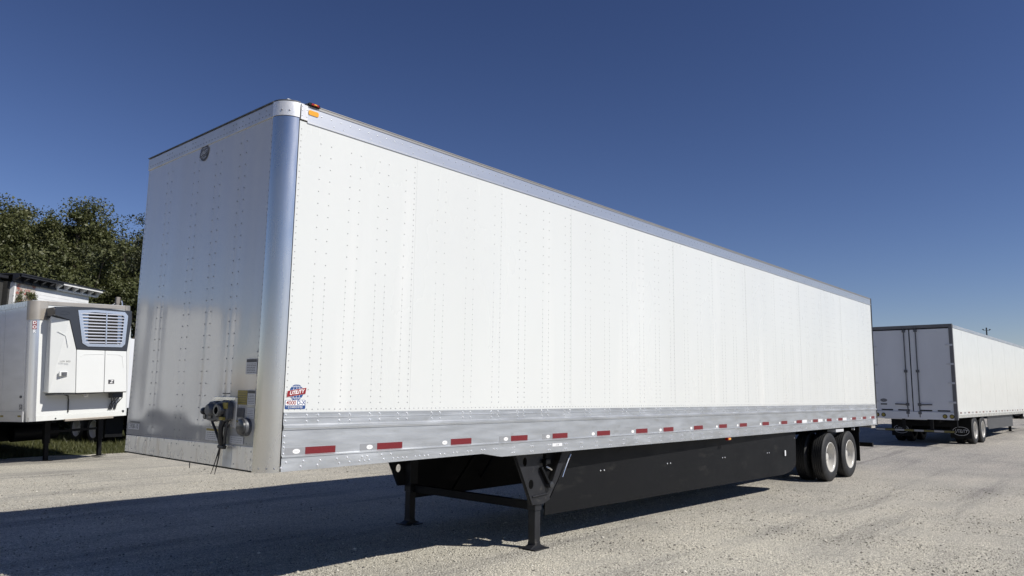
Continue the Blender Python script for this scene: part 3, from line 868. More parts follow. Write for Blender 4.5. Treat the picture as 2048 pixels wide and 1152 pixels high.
# landing gear
def landing_gear(y, s):
    """s=-1 near side, +1 far side"""
    yo = y
    x0 = 3.56
    b = mb().box((x0-.065, yo-.065, .50), (x0+.065, yo+.065, 1.09)); b.build('landing_leg', 'grey_steel', T, bevel=.006)
    lg = mb().box((x0-.058, yo-.058, .42), (x0+.058, yo+.058, .50)).build('leg_collar', 'grey_steel', T, bevel=.005)
    mb().box((x0-.049, yo-.049, .06), (x0+.049, yo+.049, .42)).build('inner_leg', 'grey_steel', T, bevel=.006)
    ft = MB(); ft.prism([(-.13, .0), (.13, .0), (.13, .016), (.05, .05), (.045, .08), (-.045, .08), (-.05, .05), (-.13, .016)], yo-.055, yo+.055, 'y')
    ft.v = [(v[0]+x0, v[1], v[2]) for v in ft.v]
    ft.box((x0-.13, yo-.12, 0.002), (x0+.13, yo+.12, .016))
    ft.build('landing_foot', 'grey_steel', T, bevel=.004)
    # V-shaped gusset plate with lightening holes
    yp = yo+s*.075
    outl = [(3.10, 1.07), (3.40, .497), (3.62, .490), (3.74, .53), (4.16, 1.07), (3.98, 1.07), (3.77, .70), (3.725, .672), (3.68, .69), (3.54, .875), (3.56, 1.07)]
    curve_plate('gusset_plate', [outl, circ(3.40, .722, .042, .052), circ(3.29, .975, .036, .048)], .010, 'grey_steel',
                Matrix(((1, 0, 0, 0), (0, 0, 1, yp), (0, 1, 0, 0), (0, 0, 0, 1))), T)
    mb().beam((3.12, yp+s*-.0, 1.06), (3.41, yp, .50), .05, .008, (0, 0, 1)).build('gusset_flange', 'grey_steel', T)
    mb().beam((3.735, yp-s*.02, .54), (4.15, yp-s*.02, 1.05), .05, .03, (0, 0, 1)).build('gusset_brace', 'grey_steel', T, bevel=.006)
    mb().beam((3.42, yp+s*.010, .585), (3.70, yp+s*.010, .60), .02, .018, (0, 0, 1)).build('gusset_rib', 'grey_steel', T, bevel=.006)
    mb().beam((4.05, yo+.25*-s, .36), (4.55, yo+.25*-s, .9), .04, .04, (0, 0, 1)).build('diagonal_brace', 'black_steel', T)
landing_gear(.235, -1)
landing_gear(WID-.235, 1)
mb().beam((3.60, .235, .46), (3.60, WID-.235, .46), .08, .09).build('leg_cross_tube', 'black_steel', T)
ck = MB(); ck.tube([(3.90, .10, .77), (3.95, .10, .86), (4.02, .10, .97), (4.06, .10, 1.02)], .009, 8); mb().tube([(3.64, .13, .90), (3.66, .10, .885), (3.70, .10, .865)], .010, 8).build('crank_stub', 'alu_bright', T, smooth=True)
ck.build('crank_handle', 'alu_bright', T, smooth=True)
mb().beam((3.54, .13, .90), (3.70, .13, .68), .03, .05, (0, 1, 0)).build('gear_lever', 'black_steel', T, bevel=.004)
mb().lathe([(0, -.06), (.035, -.055), (.04, 0)], (3.70, .15, .70), 'y', 16).build('gear_cap', 'dark_plastic', T, smooth=True)
mb().box((3.60, .10, .93), (3.68, .16, .99)).build('gear_box', 'black_steel', T, bevel=.008)

# side skirts: one sheet each side, slightly toed in at the front
def skirt(flip):
    xs_ = [3.78, 5.2, 6.8, 8.3, 9.8, 10.47, 10.80, 11.02, 11.06]
    if flip: xs_[0] = 3.60
    ztop = 1.066
    zb = [.335, .33, .33, .325, .32, .315, .35, .43, .50]
    b = MB(); vs = []
    for x, z0 in zip(xs_, zb):
        yy = .25+(.055-.25)*(x-3.78)/(11.06-3.78)
        for t in (0, .012):
            y0 = yy+t
            y0b = y0+.01
            if flip: y0, y0b = WID-y0, WID-y0b
            vs += [(x, y0b, z0), (x, y0, ztop)]
    fs = []
    n = len(xs_)
    for i in range(n-1):
        a = i*4; c = a+4
        fs += [(a, c, c+1, a+1), (a+2, a+3, c+3, c+2), (a, a+2, c+2, c), (a+1, c+1, c+3, a+3)]
    fs += [(0, 1, 3, 2), ((n-1)*4, (n-1)*4+2, (n-1)*4+3, (n-1)*4+1)]
    b.add(vs, fs)
    return b.build('side_skirt', 'skirt', T)
skirt(False); skirt(True)
def sky_(x): return .25+(.055-.25)*(x-3.78)/(11.06-3.78)
sb = []
for x, z in ((3.85, .60), (3.80, .50), (4.12, .81), (4.86, .765), (4.94, .765), (6.47, .755), (6.555, .755), (8.14, .745), (8.22, .745), (9.80, .735), (9.88, .735), (11.0, .95)):
    sb.append(((x, sky_(x)+.006, z), (0, -1, 0)))
dome_mesh(sb, .012, .009, 8).build('skirt_bolts', 'bright_rivet', T, kind='stuff', fix=False)
st = MB()
for x in (4.9, 6.5, 8.2, 9.85):
    for f in (0, 1):
        y0 = sky_(x)+.02; y1 = .65
        if f: y0, y1 = WID-y0, WID-y1
        st.beam((x, y0, .50), (x, y1, 1.05), .03, .03)
st.build('skirt_strut', 'black_steel', T)
# running gear
AX = (12.93, 14.17)
for ax in AX:
    wheel(T, ax, .03, .49, -1)
    wheel(T, ax, WID-.03, .49, 1)
    mb().tube([(ax, .35, .49), (ax, WID-.35, .49)], .065, 16).build('axle', 'black_steel', T, smooth=True)
    mb().lathe([(.20, .60), (.20, .70)], (ax, 0, .49), 'y', 24).build('brake_drum', 'black_steel', T)
for yy in (.72, WID-.72):
    mb().box((11.9, yy-.05, .92), (15.3, yy+.05, 1.04)).build('slider_rail', 'black_steel', T, bevel=.005)
    mb().beam((12.35, yy, .95), (12.9, yy, .55), .10, .10).build('trailing_arm', 'black_steel', T)
    mb().beam((13.6, yy, .95), (14.15, yy, .55), .10, .10).build('trailing_arm', 'black_steel', T)
mb().box((13.25, .02, .985), (13.75, .20, 1.045)).build('slider_bracket', 'sticker', T, bevel=.006)
mb().tube([(13.1, .30, .93), (13.9, .30, .93)], .09, 14).build('air_tank', 'black_steel', T, smooth=True)
mb().tube([(14.62, .06, 1.02), (14.62, .12, 1.02)], .03, 12).build('amber_side_lamp', 'sticker', T, smooth=True)
for y0, y1 in ((.04, .62), (WID-.62, WID-.04)):
    mb().box((14.86, y0, .30), (14.875, y1, .93)).build('mud_flap', 'black_steel', T)
    mb().box((14.85, y0-.01, .93), (14.90, y1+.01, 1.06)).build('mud_flap_hanger', 'black_steel', T)
mb().box((15.2, .4, .92), (16.1, .55, 1.06)).build('rear_cross_beam', 'black_steel', T)
mb().box((LEN-.02, .12, .545), (LEN+.08, WID-.12, .645)).build('rear_guard_bar', 'black_steel', T, bevel=.008)
for y0 in (.55, 1.95):
    mb().box((LEN-.10, y0, .62), (LEN-.02, y0+.09, 1.07)).build('rear_guard_strut', 'black_steel', T, bevel=.006)
bk = mb().box((15.82, .03, 1.00), (16.12, .05, 1.072)).build('corner_bracket', 'alu_dull', T, bevel=.004)

# ------------------------------------------------------------------ second dry van (back right); local frame: rear at x=0, near side y=0
def van(name, label, loc, rz, group):
    V = empty(name, label, 'semi trailer', loc, (0, 0, rz), group)
    L2, W2 = 16.0, 2.57
    # near and far side walls with narrow sheets
    n = 13; w = (L2-.12)/n
    for i in range(n):
        p = .0015 if i % 2 else 0
        mb().box((.06+i*w, -p, 1.30), (.06+(i+1)*w, .03, 4.0)).build('side_panel', 'white_paint', V)
    mb().box((.06, W2-.03, 1.30), (L2-.06, W2, 4.0)).build('side_panel', 'white_paint', V)
    # lower rails with row of bolts and vertical ribs
    mb().box((.06, -.012, 1.09), (L2, .05, 1.298)).build('side_rail', 'white_paint', V)
    mb().box((.06, W2-.05, 1.09), (L2, W2+.012, 1.298)).build('side_rail', 'alu', V)
    ribs = MB()
    for k in range(100):
        x = .15+k*.158
        ribs.box((x, -.020, 1.10), (x+.05, -.013, 1.19))
    ribs.build('rail_ribs', 'alu_bright', V, kind='stuff')
    for k in range(28):
        x = .25+k*.57
        mb().box((x, -.016, 1.225), (x+.24, -.0125, 1.275)).build('rail_reflector', 'rail_tape' if k % 2 == 0 else 'silver_tape', V)
    mb().box((.06, -.012, 4.002), (L2, .05, 4.10)).build('top_rail', 'alu', V)
    mb().box((.06, W2-.05, 4.002), (L2, W2+.012, 4.10)).build('top_rail', 'alu', V)
    mb().box((.03, .04, 4.10), (L2, W2-.04, 4.12)).build('roof', 'roof_sheet', V)
    mb().box((.05, .05, 1.08), (L2-.05, W2-.05, 1.22)).build('floor', 'black_steel', V)
    mb().box((L2-.05, .0, 1.08), (L2, W2, 4.10)).build('front_wall', 'white_paint', V)
    # rear frame
    for y0 in (0, W2-.10):
        mb().box((-.03, y0-.004, 1.02), (.058, y0+.104, 4.13)).build('rear_post', 'frame_grey', V, bevel=.004)
    mb().box((-.03, .102, 4.02), (.05, W2-.102, 4.13)).build('rear_header', 'frame_grey', V, bevel=.004)
    sill = mb().box((-.05, .102, 1.02), (.05, W2-.102, 1.26)).build('rear_sill', 'grey_door', V, bevel=.004)
    for i, (a, c) in enumerate(((.106, W2/2-.006), (W2/2+.006, W2-.106))):
        d = mb().box((-.012, a, 1.264), (.03, c, 3.986)).build('rear_door', 'grey_door', V, bevel=.006)
        for k in range(4):
            ya = a+.02 if i == 0 else c-.02
            zz = 1.55+k*.62
            mb().box((-.035, ya-.11, zz), (-.014, ya+.10, zz+.06)).build('hinge', 'sticker', d, bevel=.004)
        lx = W2/2-.20 if i == 0 else W2/2+.16
        r_ = mb().tube([(-.045, lx, 1.08), (-.045, lx, 4.06)], .017, 8).build('lock_rod', 'mid_plastic', V, smooth=True)
        for zz in (1.18, 1.45, 2.55, 3.9):
            mb().box((-.062, lx-.05, zz), (-.030, lx+.05, zz+.09)).build('rod_bracket', 'mid_plastic', r_, bevel=.005)
        s = -1 if i == 0 else 1
        mb().beam((-.065, lx, 1.49), (-.065, lx+s*.38, 1.50), .02, .04, (0, 0, 1)).build('door_handle', 'mid_plastic', r_, bevel=.005)
        for q in range(2):
            yy = (a+.10+q*.52)
            mb().box((-.018, yy, 1.285), (-.0125, yy+.36, 1.325)).build('door_reflector', 'black_steel', d)
    mb().tube([(-.02, W2/2, 1.27), (-.02, W2/2, 3.98)], .014, 6).build('door_seal', 'black_steel', V)
    e = flat(circ(0, 0, .11, .055, 20), frame((-.014, W2-.38, 1.62), (0, -1, 0), (0, 0, 1)), .002).build('door_emblem', 'mid_plastic', V)
    text('lettering', 'UTILITY', .05, 'sticker', frame((-.018, W2-.38, 1.62), (0, -1, 0), (0, 0, 1)), e, shear=.3)
    flat(rect(.20, .05), frame((-.014, W2-.38, 1.49), (0, -1, 0), (0, 0, 1)), .002).build('door_badge', 'mid_plastic', V)
    for y0 in (.16, .36, W2-.16, W2-.36, ):
        inner = y0 in (.36, W2-.36)
        lc = (-.05, y0+(.0), 1.13)
        c = mb().lathe([(0, -.02), (.055, -.018), (.068, -.008), (.07, 0)], lc, 'x', 18).build('tail_lamp', 'black_steel', sill, smooth=True)
        mb().lathe([(0, -.026), (.048, -.024), (.052, -.016)], lc, 'x', 18).build('lamp_lens', 'yellow', sill, smooth=True)
    for y0 in (.55, W2-.55):
        pass
    for y0 in (.105, W2-.105-.0):
        pass
    # underride guard with striped tape
    g = mb().box((-.05, .10, .60), (.05, W2-.10, .69)).build('guard_bar', 'black_steel', V, bevel=.005)
    for k in range(8):
        a = .12+k*.295
        mb().box((-.054, a, .615), (-.0505, a+.285, .675)).build('guard_tape', 'shaded_yellow' if k % 2 == 0 else 'shaded_tape', V)
    for y0 in (.72, 1.55):
        mb().box((-.04, y0, .66), (.04, y0+.09, 1.06)).build('guard_strut', 'black_steel', V, bevel=.005)
    mb().box((-.02, .9, 1.0), (.06, 2.2, 1.018)).build('light_bracket', 'white_tape', V)
    # tandem with flaps
    for ax in (2.58, 3.82):
        for wy, sd in ((.03, -1), (W2-.03, 1)):
            wheel(V, ax, wy, .635, sd).scale = (.97, .97, .97)
        mb().tube([(ax, .35, .66), (ax, W2-.35, .66)], .065, 12).build('axle', 'black_steel', V)
    for y0 in (.04, W2-.66):
        f = mb().box((1.98, y0, .36), (1.995, y0+.64, 1.07)).build('mud_flap', 'black_steel', V)
        mt = frame((1.978, y0+.32, .60), (0, -1, 0), (0, 0, 1))
        el = curve_plate('flap_emblem', [circ(0, 0, .25, .15, 28), circ(0, 0, .235, .135, 28)], .002, 'sticker', mt, f)
        text('lettering', 'UTILITY', .15, 'sticker', off(mt, z=.001), f, shear=.35, bold=.002, xs=.72)
    for yy in (.72, W2-.72):
        mb().box((.6, yy-.05, .92), (4.4, yy+.05, 1.06)).build('slider_rail', 'black_steel', V)
    mb().box((1.25, .3, .75), (1.4, W2-.3, 1.0)).build('axle_beam', 'black_steel', V)
    # skirts and legs
    for f in (0, 1):
        y0 = .10 if not f else W2-.115
        b = MB(); b.prism([(5.0, 1.08), (5.0, .72), (5.15, .60), (10.0, .60), (10.0, 1.08)], y0, y0+.012, 'y'); b.build('side_skirt', 'skirt_grey', V)
        yl = .28 if not f else W2-.28
        mb().box((10.35, yl-.065, .65), (10.48, yl+.065, 1.08)).build('landing_leg', 'black_steel', V, bevel=.006)
        mb().box((10.365, yl-.05, .36), (10.465, yl+.05, .65)).build('inner_leg', 'black_steel', V, bevel=.006)
        mb().box((10.29, yl-.12, .345), (10.54, yl+.12, .363)).build('landing_foot', 'black_steel', V)
        mb().prism([(10.0, 1.08), (10.33, .78), (10.50, .78), (10.75, 1.08)], yl-.08, yl-.07, 'y').build('gusset_plate', 'black_steel', V)
    return V
v2 = van('semi_trailer', 'white dry van trailer seen from its closed rear doors, behind the long trailer', (24.35, -.21, 0), R(-1.5), 'white dry van trailers')
v3 = copy_tree(v2)
v3.location = (57.5, 2.2, .12); v3.rotation_euler = (0, 0, R(1.0))
v3['label'] = 'distant dry van trailer whose dark wheels show under the nose of the rear-facing trailer'

# ------------------------------------------------------------------ refrigerated trailer (back left)
RF = empty('refrigerated_trailer', 'white trailer with dark-shrouded cooling unit on its nose, in front of the trees', 'refrigerated trailer', (2.90, 16.0, .81), (0, 0, 0))
RM = Matrix.Translation((2.90, 16.0, .81)) @ Matrix.Rotation(R(8), 4, 'Z') @ Matrix.Rotation(R(-2.6), 4, 'Y') @ Matrix.Rotation(R(-1.6), 4, 'X')
RF.matrix_world = RM
RW, RH, RL = 2.59, 3.03, 14.6
# front face and body (local: u=x, depth=y, up=z)
mb().box((.20, 0, .12), (RW-.20, .04, RH-.02)).build('front_wall', 'reefer_white', RF)
mb().box((.20, -.012, 0.0), (RW-.20, .04, .118)).build('front_base_sheet', 'white_paint', RF, bevel=.003)
quarter(.20, .20, .20, -1, -1, 0.0, RH-.02).build('corner_post', 'chrome', RF, smooth=True)
b = quarter(RW-.20, .20, .20, 1, -1, 0.0, RH-.02).build('corner_post', 'reefer_white', RF, smooth=True)
quarter(.20, .20, .222, -1, -1, RH-.48, RH+.005).build('corner_cap', 'beige_cap', RF, smooth=True)
mb().box((.20, -.024, RH-.48), (.38, -.002, RH+.005)).build('corner_cap', 'beige_cap', RF, bevel=.003)
quarter(RW-.20, .20, .222, 1, -1, RH-.40, RH+.005).build('corner_cap', 'beige_cap', RF, smooth=True)
dome_mesh([((.30, -.024, RH-.44+.042*k), (0, -1, 0)) for k in range(11)]+[((.36, -.024, RH-.44+.042*k), (0, -1, 0)) for k in (9, 10)], .008, .005).build('cap_rivets', 'rivet', RF, kind='stuff', fix=False)
mb().box((.385, -.015, RH-.10), (RW-.20, .03, RH+.0)).build('front_top_rail', 'beige_cap', RF, bevel=.003)
# corrugated side sheets
for i in range(12):
    y0 = .20+i*1.2
    mb().box((-.003-(i % 2)*.003, y0+.003, .26), (.03, y0+1.197, RH-.14)).build('side_panel', 'reefer_side', RF)
    mb().box((RW-.03, y0+.003, .26), (RW+.003, y0+1.197, RH-.14)).build('side_panel', 'reefer_side', RF)
for x0, x1 in ((-.014, .05), (RW-.05, RW+.014)):
    mb().box((x0, .20, 0), (x1, RL, .258)).build('side_rail', 'reefer_side', RF)
    mb().box((x0, .20, RH-.138), (x1, RL, RH)).build('top_rail', 'alu_dull', RF)
mb().box((.04, .05, RH-.0), (RW-.04, RL, RH+.015)).build('roof', 'roof_sheet', RF)
mb().box((.05, .06, -.02), (RW-.05, RL, .10)).build('floor', 'black_steel', RF)
mb().box((.0, RL, 0), (RW, RL+.04, RH)).build('rear_door', 'white_paint', RF)
# cooling unit
UD = -.50
U = bpy.data.objects.new('cooling_unit', None); COL.objects.link(U); U.parent = RF
def upanel(name, poly, d0, d1, m, bev=.02):
    b = MB(); b.prism(poly, d0, d1, 'y'); return b.build(name, m, U, bevel=bev)
upanel('unit_body', [(.80, .68), (2.20, .66), (2.20, 2.80), (.80, 2.84)], UD+.06, -.002, 'shroud', .03)
b = MB()
lp = [(.325, 2.63), (.68, 2.52), (.87, 1.775), (.885, .67), (.33, .69)]
b.add([(.325, UD+.20, 2.63), (.68, UD-.0, 2.52), (.87, UD-.0, 1.775), (.885, UD-.0, .67), (.33, UD+.20, .69),
       (.40, 0, 2.55), (.80, 0, 2.45), (.90, 0, 1.77), (.90, 0, .72), (.345, 0, .72)],
      [(0, 1, 2, 3, 4), (5, 9, 8, 7, 6), (0, 5, 6, 1), (1, 6, 7, 2), (2, 7, 8, 3), (3, 8, 9, 4), (4, 9, 5, 0)])
b.build('left_panel', 'reefer_white', U, bevel=.015)
# shroud around the grille
curve_plate('grille_shroud', [[(.325, 2.85), (1.244, 2.885), (2.29, 2.84), (2.29, 2.54), (2.185, 1.745), (.875, 1.785), (.685, 2.53), (.325, 2.645)],
                              [(.89, 2.77), (1.3, 2.80), (2.06, 2.78), (2.15, 2.70), (2.09, 1.95), (2.02, 1.87), (1.15, 1.88), (1.03, 1.95)]],
            .09, 'shroud', Matrix(((1, 0, 0, 0), (0, 0, 1, UD+.03), (0, 1, 0, 0), (0, 0, 0, 1))), U)
# chrome bezel and slats
bz_o = [(.87, 2.79), (1.3, 2.82), (2.09, 2.80), (2.18, 2.70), (2.115, 1.93), (2.03, 1.845), (1.14, 1.855), (1.00, 1.94)]
bz_i = [(.97, 2.72), (1.3, 2.755), (2.02, 2.73), (2.08, 2.66), (2.025, 1.97), (1.98, 1.925), (1.19, 1.93), (1.09, 1.99)]
curve_plate('grille_bezel', [bz_o, bz_i], .02, 'chrome', Matrix(((1, 0, 0, 0), (0, 0, 1, UD-.025), (0, 1, 0, 0), (0, 0, 0, 1))), U)
mb().box((.95, UD+.055, 1.88), (2.12, UD+.075, 2.78)).build('radiator_core', 'black_void', U)
for a, c in ((.95, 1.16), (1.93, 2.11)):
    mb().box((a, UD+.02, 1.90), (c, UD+.05, 2.75)).build('grille_side_plate', 'chrome', U)
for k in range(10):
    h = 1.965+k*.083
    t = (h-1.93)/.85
    x0 = 1.07-.15*t; x1 = 2.04+.05*t
    b = MB(); b.prism([(-.018, -.008), (.012, -.022), (.018, .008), (-.010, .020)], x0, x1, 'x')
    b.v = [(v[0], v[1]+UD-.02, v[2]+h) for v in b.v]
    b.build('grille_slat', 'chrome', U)
mb().box((1.585, UD-.045, 1.91), (1.615, UD-.030, 2.76)).build('grille_centre_bar', 'chrome', U)
b = MB(); upanel('access_door', [(.893, .668), (1.595, .662), (1.595, 1.752), (.88, 1.772)], UD-.01, UD+.055, 'reefer_white', .012)
upanel('access_door', [(1.607, .662), (2.205, .655), (2.178, 1.74), (1.607, 1.751)], UD-.01, UD+.055, 'reefer_white', .012)
b = MB(); b.add([(2.212, UD+.0, .655), (2.33, UD+.16, .66), (2.31, UD+.16, 2.50), (2.295, UD+.0, 2.52), (2.19, UD+.0, 1.74), (2.22, 0, .66), (2.32, 0, .66), (2.30, 0, 2.50), (2.25, 0, 2.52), (2.20, 0, 1.74)],
               [(0, 1, 2, 3, 4), (5, 9, 8, 7, 6), (0, 5, 6, 1), (1, 6, 7, 2), (2, 7, 8, 3), (3, 8, 9, 4), (4, 9, 5, 0)])
b.build('right_panel', 'reefer_white', U, bevel=.012)
mb().box((.40, UD+.03, .635), (2.22, -.002, .655)).build('unit_bottom_pan', 'shroud', U, bevel=.006)
# pressed creases
for pts in ([(.98, UD-.012, 1.60), (1.05, UD-.012, 1.645), (1.35, UD-.012, 1.66), (1.56, UD-.012, 1.655)], [(1.66, UD-.012, 1.655), (1.95, UD-.012, 1.65), (2.06, UD-.012, 1.60), (2.10, UD-.012, 1.30)],
            [(.46, UD+.095, 2.25), (.62, UD+.03, 2.12), (.68, UD+.012, 1.85)]):
    mb().tube(pts, .007, 6).build('pressed_crease', 'reefer_white', U, smooth=True)
lt = mb().box((.50, UD+.03, 1.105), (.70, UD+.075, 1.225)).build('latch_recess', 'reefer_white', U, bevel=.01)
mb().box((.545, UD+.015, 1.12), (.675, UD+.04, 1.205)).build('latch_handle', 'mid_plastic', U, bevel=.006)
lb = mb().box((1.705, UD-.017, .875), (1.86, UD-.009, .985)).build('maker_badge', 'ink', U, bevel=.004)
text('lettering', 'Z', .11, 'white_ink', frame((1.78, UD-.0185, .93), (1, 0, 0), (0, 0, 1)), lb, shear=.3, bold=.003)
text('lettering', '1179  9/23', .055, 'ink', frame((.615, UD+.018, 1.47), (.937, -.35, 0), (0, 0, 1)), U, bold=.001)
mb().prism([(.335, 2.64), (.335, 2.845), (.82, 2.86), (.82, 2.5), (.69, 2.52)], UD+.04, -.002, 'y').build('upper_side_body', 'shroud', U)
eo = curve_plate('shroud_emblem', [circ(0, 0, .12, .045, 24), circ(0, 0, .105, .034, 24)], .004, 'dark_plastic', frame((.55, UD-.018, 2.70), (1, 0, 0), (0, 0, 1)), U)
# things below the unit
mb().box((.86, -.09, -.045), (2.10, -.013, .012)).build('nose_step_bar', 'beige_cap', RF, bevel=.006)
mb().tube([(.78, -.10, .66), (.84, -.08, .63), (.93, -.04, .60), (.955, -.02, .50), (.955, -.02, .18)], .014, 8).build('drain_hose', 'rubber_hose', RF, smooth=True)
b = MB()
for k, (x0, x1) in enumerate(((2.0, 2.06), (2.06, 2.16), (2.12, 2.02), (2.2, 2.1), (2.3, 2.2))):
    b.tube([(x0, -.14, .64), (x0+.02, -.10, .5), (x1, -.05, .34), (x1-.03, -.02, .18)], .012, 6)
b.build('cable_bundle', 'rubber_hose', RF, smooth=True)
mb().box((1.98, -.22, .50), (2.26, -.02, .64)).build('cable_box', 'dark_plastic', RF, bevel=.01)
mb().lathe([(0, -.02), (.03, -.018), (.035, 0)], (2.40, 0, .12), 'y', 12).build('nose_socket', 'dark_plastic', RF, smooth=True)
mb().lathe([(0, -.015), (.018, -.013), (.02, 0)], (.66, -.012, .04), 'y', 10).build('nose_plug', 'dark_plastic', RF)
mb().box((1.30, -.10, .56), (1.42, -.05, .64)).build('unit_hook', 'alu_dull', RF, bevel=.01)
# corner letters running down
for ch, h, m_ in (('D', RH-.56, 'white_ink'), ('O', RH-.67, 'white_ink'), ('R', RH-.78, 'blue_ink')):
    lmat = frame((.105, -.0, h), (.86, -.5, 0), (0, 0, 1)); n3 = lmat.to_3x3() @ Vector((0, 0, 1))
    base = Vector((.20, .20, h))+Vector((-.5, -.86, 0))*.204
    lm2 = frame(base, (.86, -.5, 0), (0, 0, 1))
    if m_ == 'white_ink':
        sq = flat(rect(.09, .10), lm2, .003).build('letter_tile', 'red_ink', RF)
        text('lettering', ch, .105, m_, off(lm2, z=.005), sq, bold=.003)
    else:
        text('lettering', ch, .105, 'white_tape', off(lm2, z=.004), RF, bold=.003)
sm = frame((-.0075, .34, .36), (0, -1, 0), (0, 0, 1))
text('lettering', '53', .17, 'ink', sm, RF, bold=.003)
flat(circ(0, 0, .07, .035, 16), frame((-.0075, .36, .62), (0, -1, 0), (0, 0, 1)), .002).build('side_emblem', 'mid_plastic', RF)
for y0 in (.30, 1.25):
    mb().box((-.02, y0, .12), (-.0145, y0+.16, .16)).build('side_reflector', 'yellow', RF)
# landing gear, tandem
for x0 in (1.02, 2.42):
    mb().box((x0-.07, 1.15, -.65), (x0+.07, 1.29, 0)).build('landing_leg', 'black_steel', RF, bevel=.006)
    mb().box((x0-.05, 1.17, -1.10), (x0+.05, 1.27, -.65)).build('inner_leg', 'black_steel', RF, bevel=.006)
    mb().box((x0-.13, 1.08, -1.115), (x0+.13, 1.36, -1.10)).build('landing_foot', 'black_steel', RF)
mb().beam((1.02, 1.22, -.35), (2.42, 1.22, -.35), .06, .06).build('leg_cross_tube', 'black_steel', RF)
mb().box((.03, 1.9, -.80), (.045, 9.6, -.02)).build('side_skirt', 'skirt', RF)
mb().box((.5, 3.2, -.62), (2.2, 5.2, -.02)).build('added_dark_box', 'black_steel', RF, bevel=.02)  # added dark box, fills the gap under the trailer with darkness
mb().tube([(.75, 2.6, -.40), (1.9, 2.6, -.40)], .22, 18).build('added_dark_tank', 'black_steel', RF, smooth=True)  # added black tank, deepens the dark below the floor
def turned_wheel(parent, x, y, z, side):
    w = wheel(parent, 0, 0, 0, -1)
    w.location = (x, y, z)
    w.rotation_euler = (0, 0, R(90)*side)     # outer face looks to -x (side=-1) or +x
    return w
for yy in (10.9, 12.15):
    turned_wheel(RF, .03, yy, -.66, -1); turned_wheel(RF, RW-.03, yy, -.66, 1)
# neighbours of the row, mirrored in the glossy front wall of the long trailer
ux = Vector((math.cos(R(8)), math.sin(R(8)), 0))
for k, (s_, lab) in enumerate(((-4.1, 'plain white trailer nose parked next to the one with the cooling unit, outside the picture'),
                               (-7.4, 'plain white trailer nose third along the back row, outside the picture'),
                               (-10.6, 'plain white trailer nose at the far end of the back row, outside the picture'))):
    c = RF.copy(); COL.objects.link(c); c.name = 'dry_van_trailer'
    for ch in list(RF.children):
        if ch is U or ch.name.startswith(('lettering', 'letter_tile', 'cable', 'drain', 'nose', 'side_emblem')): continue
        copy_tree(ch, c)
    c.matrix_world = Matrix.Translation(ux*s_+Vector((0, 0, .02*k))) @ RM
    c['label'] = lab; c['category'] = 'dry van trailer'; c['group'] = 'plain white trailers in the back row'


# trailer beyond the reefer: only its tandem shows between the legs
NB = empty('flatbed_trailer', 'dark trailer chassis with white rims glimpsed under the refrigerated trailer', 'trailer', (6.95, 21.2, -.27), (0, 0, R(6)))
mb().box((0, 0, 1.05), (2.59, 12.5, 1.25)).build('deck', 'black_steel', NB)
mb().box((0.0, 0.0, 1.25), (2.59, 12.5, 3.6)).build('box_body', 'grey_door', NB, bevel=.01)
for yy in (1.55, 2.80):
    for x_, sd in ((.03, -1), (2.56, 1)):
        turned_wheel(NB, x_, yy, .49, sd)
    mb().tube([(.35, yy, .49), (2.24, yy, .49)], .065, 12).build('axle', 'black_steel', NB)
mb().box((.9, .5, .7), (1.0, 8, 1.04)).build('chassis_rail', 'black_steel', NB)
mb().box((1.6, .5, .7), (1.7, 8, 1.04)).build('chassis_rail', 'black_steel', NB)
for x0 in (.05, 1.95):
    mb().box((x0, .75, .25), (x0+.6, .765, 1.0)).build('mud_flap', 'black_steel', NB)

# ------------------------------------------------------------------ building behind
def ray_at(px, depth):
    lat = (px-1024)/1468.5*depth
    return Vector((CAM.x+depth*math.cos(YAW)+lat*math.sin(YAW), CAM.y+depth*math.sin(YAW)-lat*math.cos(YAW), 0))
A_ = ray_at(20, 33); B_ = ray_at(172, 38.0)
ang = math.atan2(B_.y-A_.y, B_.x-A_.x); BL = (B_-A_).length
BD = empty('white_building', 'white building with bracketed eave rising behind the refrigerated trailer', 'building', (A_.x, A_.y, -.27), (0, 0, ang))
mb().box((0, 0, 0), (BL-.0, .15, 6.62)).build('front_wall', 'wall_white', BD)
for k in range(27):
    mb().box((1.32, -.012, 2.2+k*.16), (BL, -.001, 2.2+k*.16+.15)).build('siding_board', 'wall_white', BD)
mb().box((0.02, -.03, 0), (1.25, -.001, 6.55)).build('stained_bay', 'wall_rust', BD)
mb().box((-.05, -.06, 0), (.04, .16, 6.55)).build('corner_board', 'eave_white', BD)
mb().box((1.22, -.05, 0), (1.33, -.0, 6.2)).build('corner_board', 'eave_white', BD)
mb().box((-.15, .16, 0), (-.02, 9, 6.6)).build('side_wall', 'wall_shaded', BD)
mb().box((BL, .16, 0), (BL+.1, 7, 6.6)).build('side_wall', 'wall_white', BD)
mb().box((-.25, -.52, 6.90), (BL+.55, 9, 6.95)).build('roof', 'eave_black', BD)
mb().box((-8, .3, 0), (-.3, 9, 6.6)).build('rear_wing', 'wall_shaded', BD)
mb().box((-8.4, .1, 6.7), (-.27, 9.2, 6.82)).build('wing_roof', 'eave_black', BD)
half = BL*.50
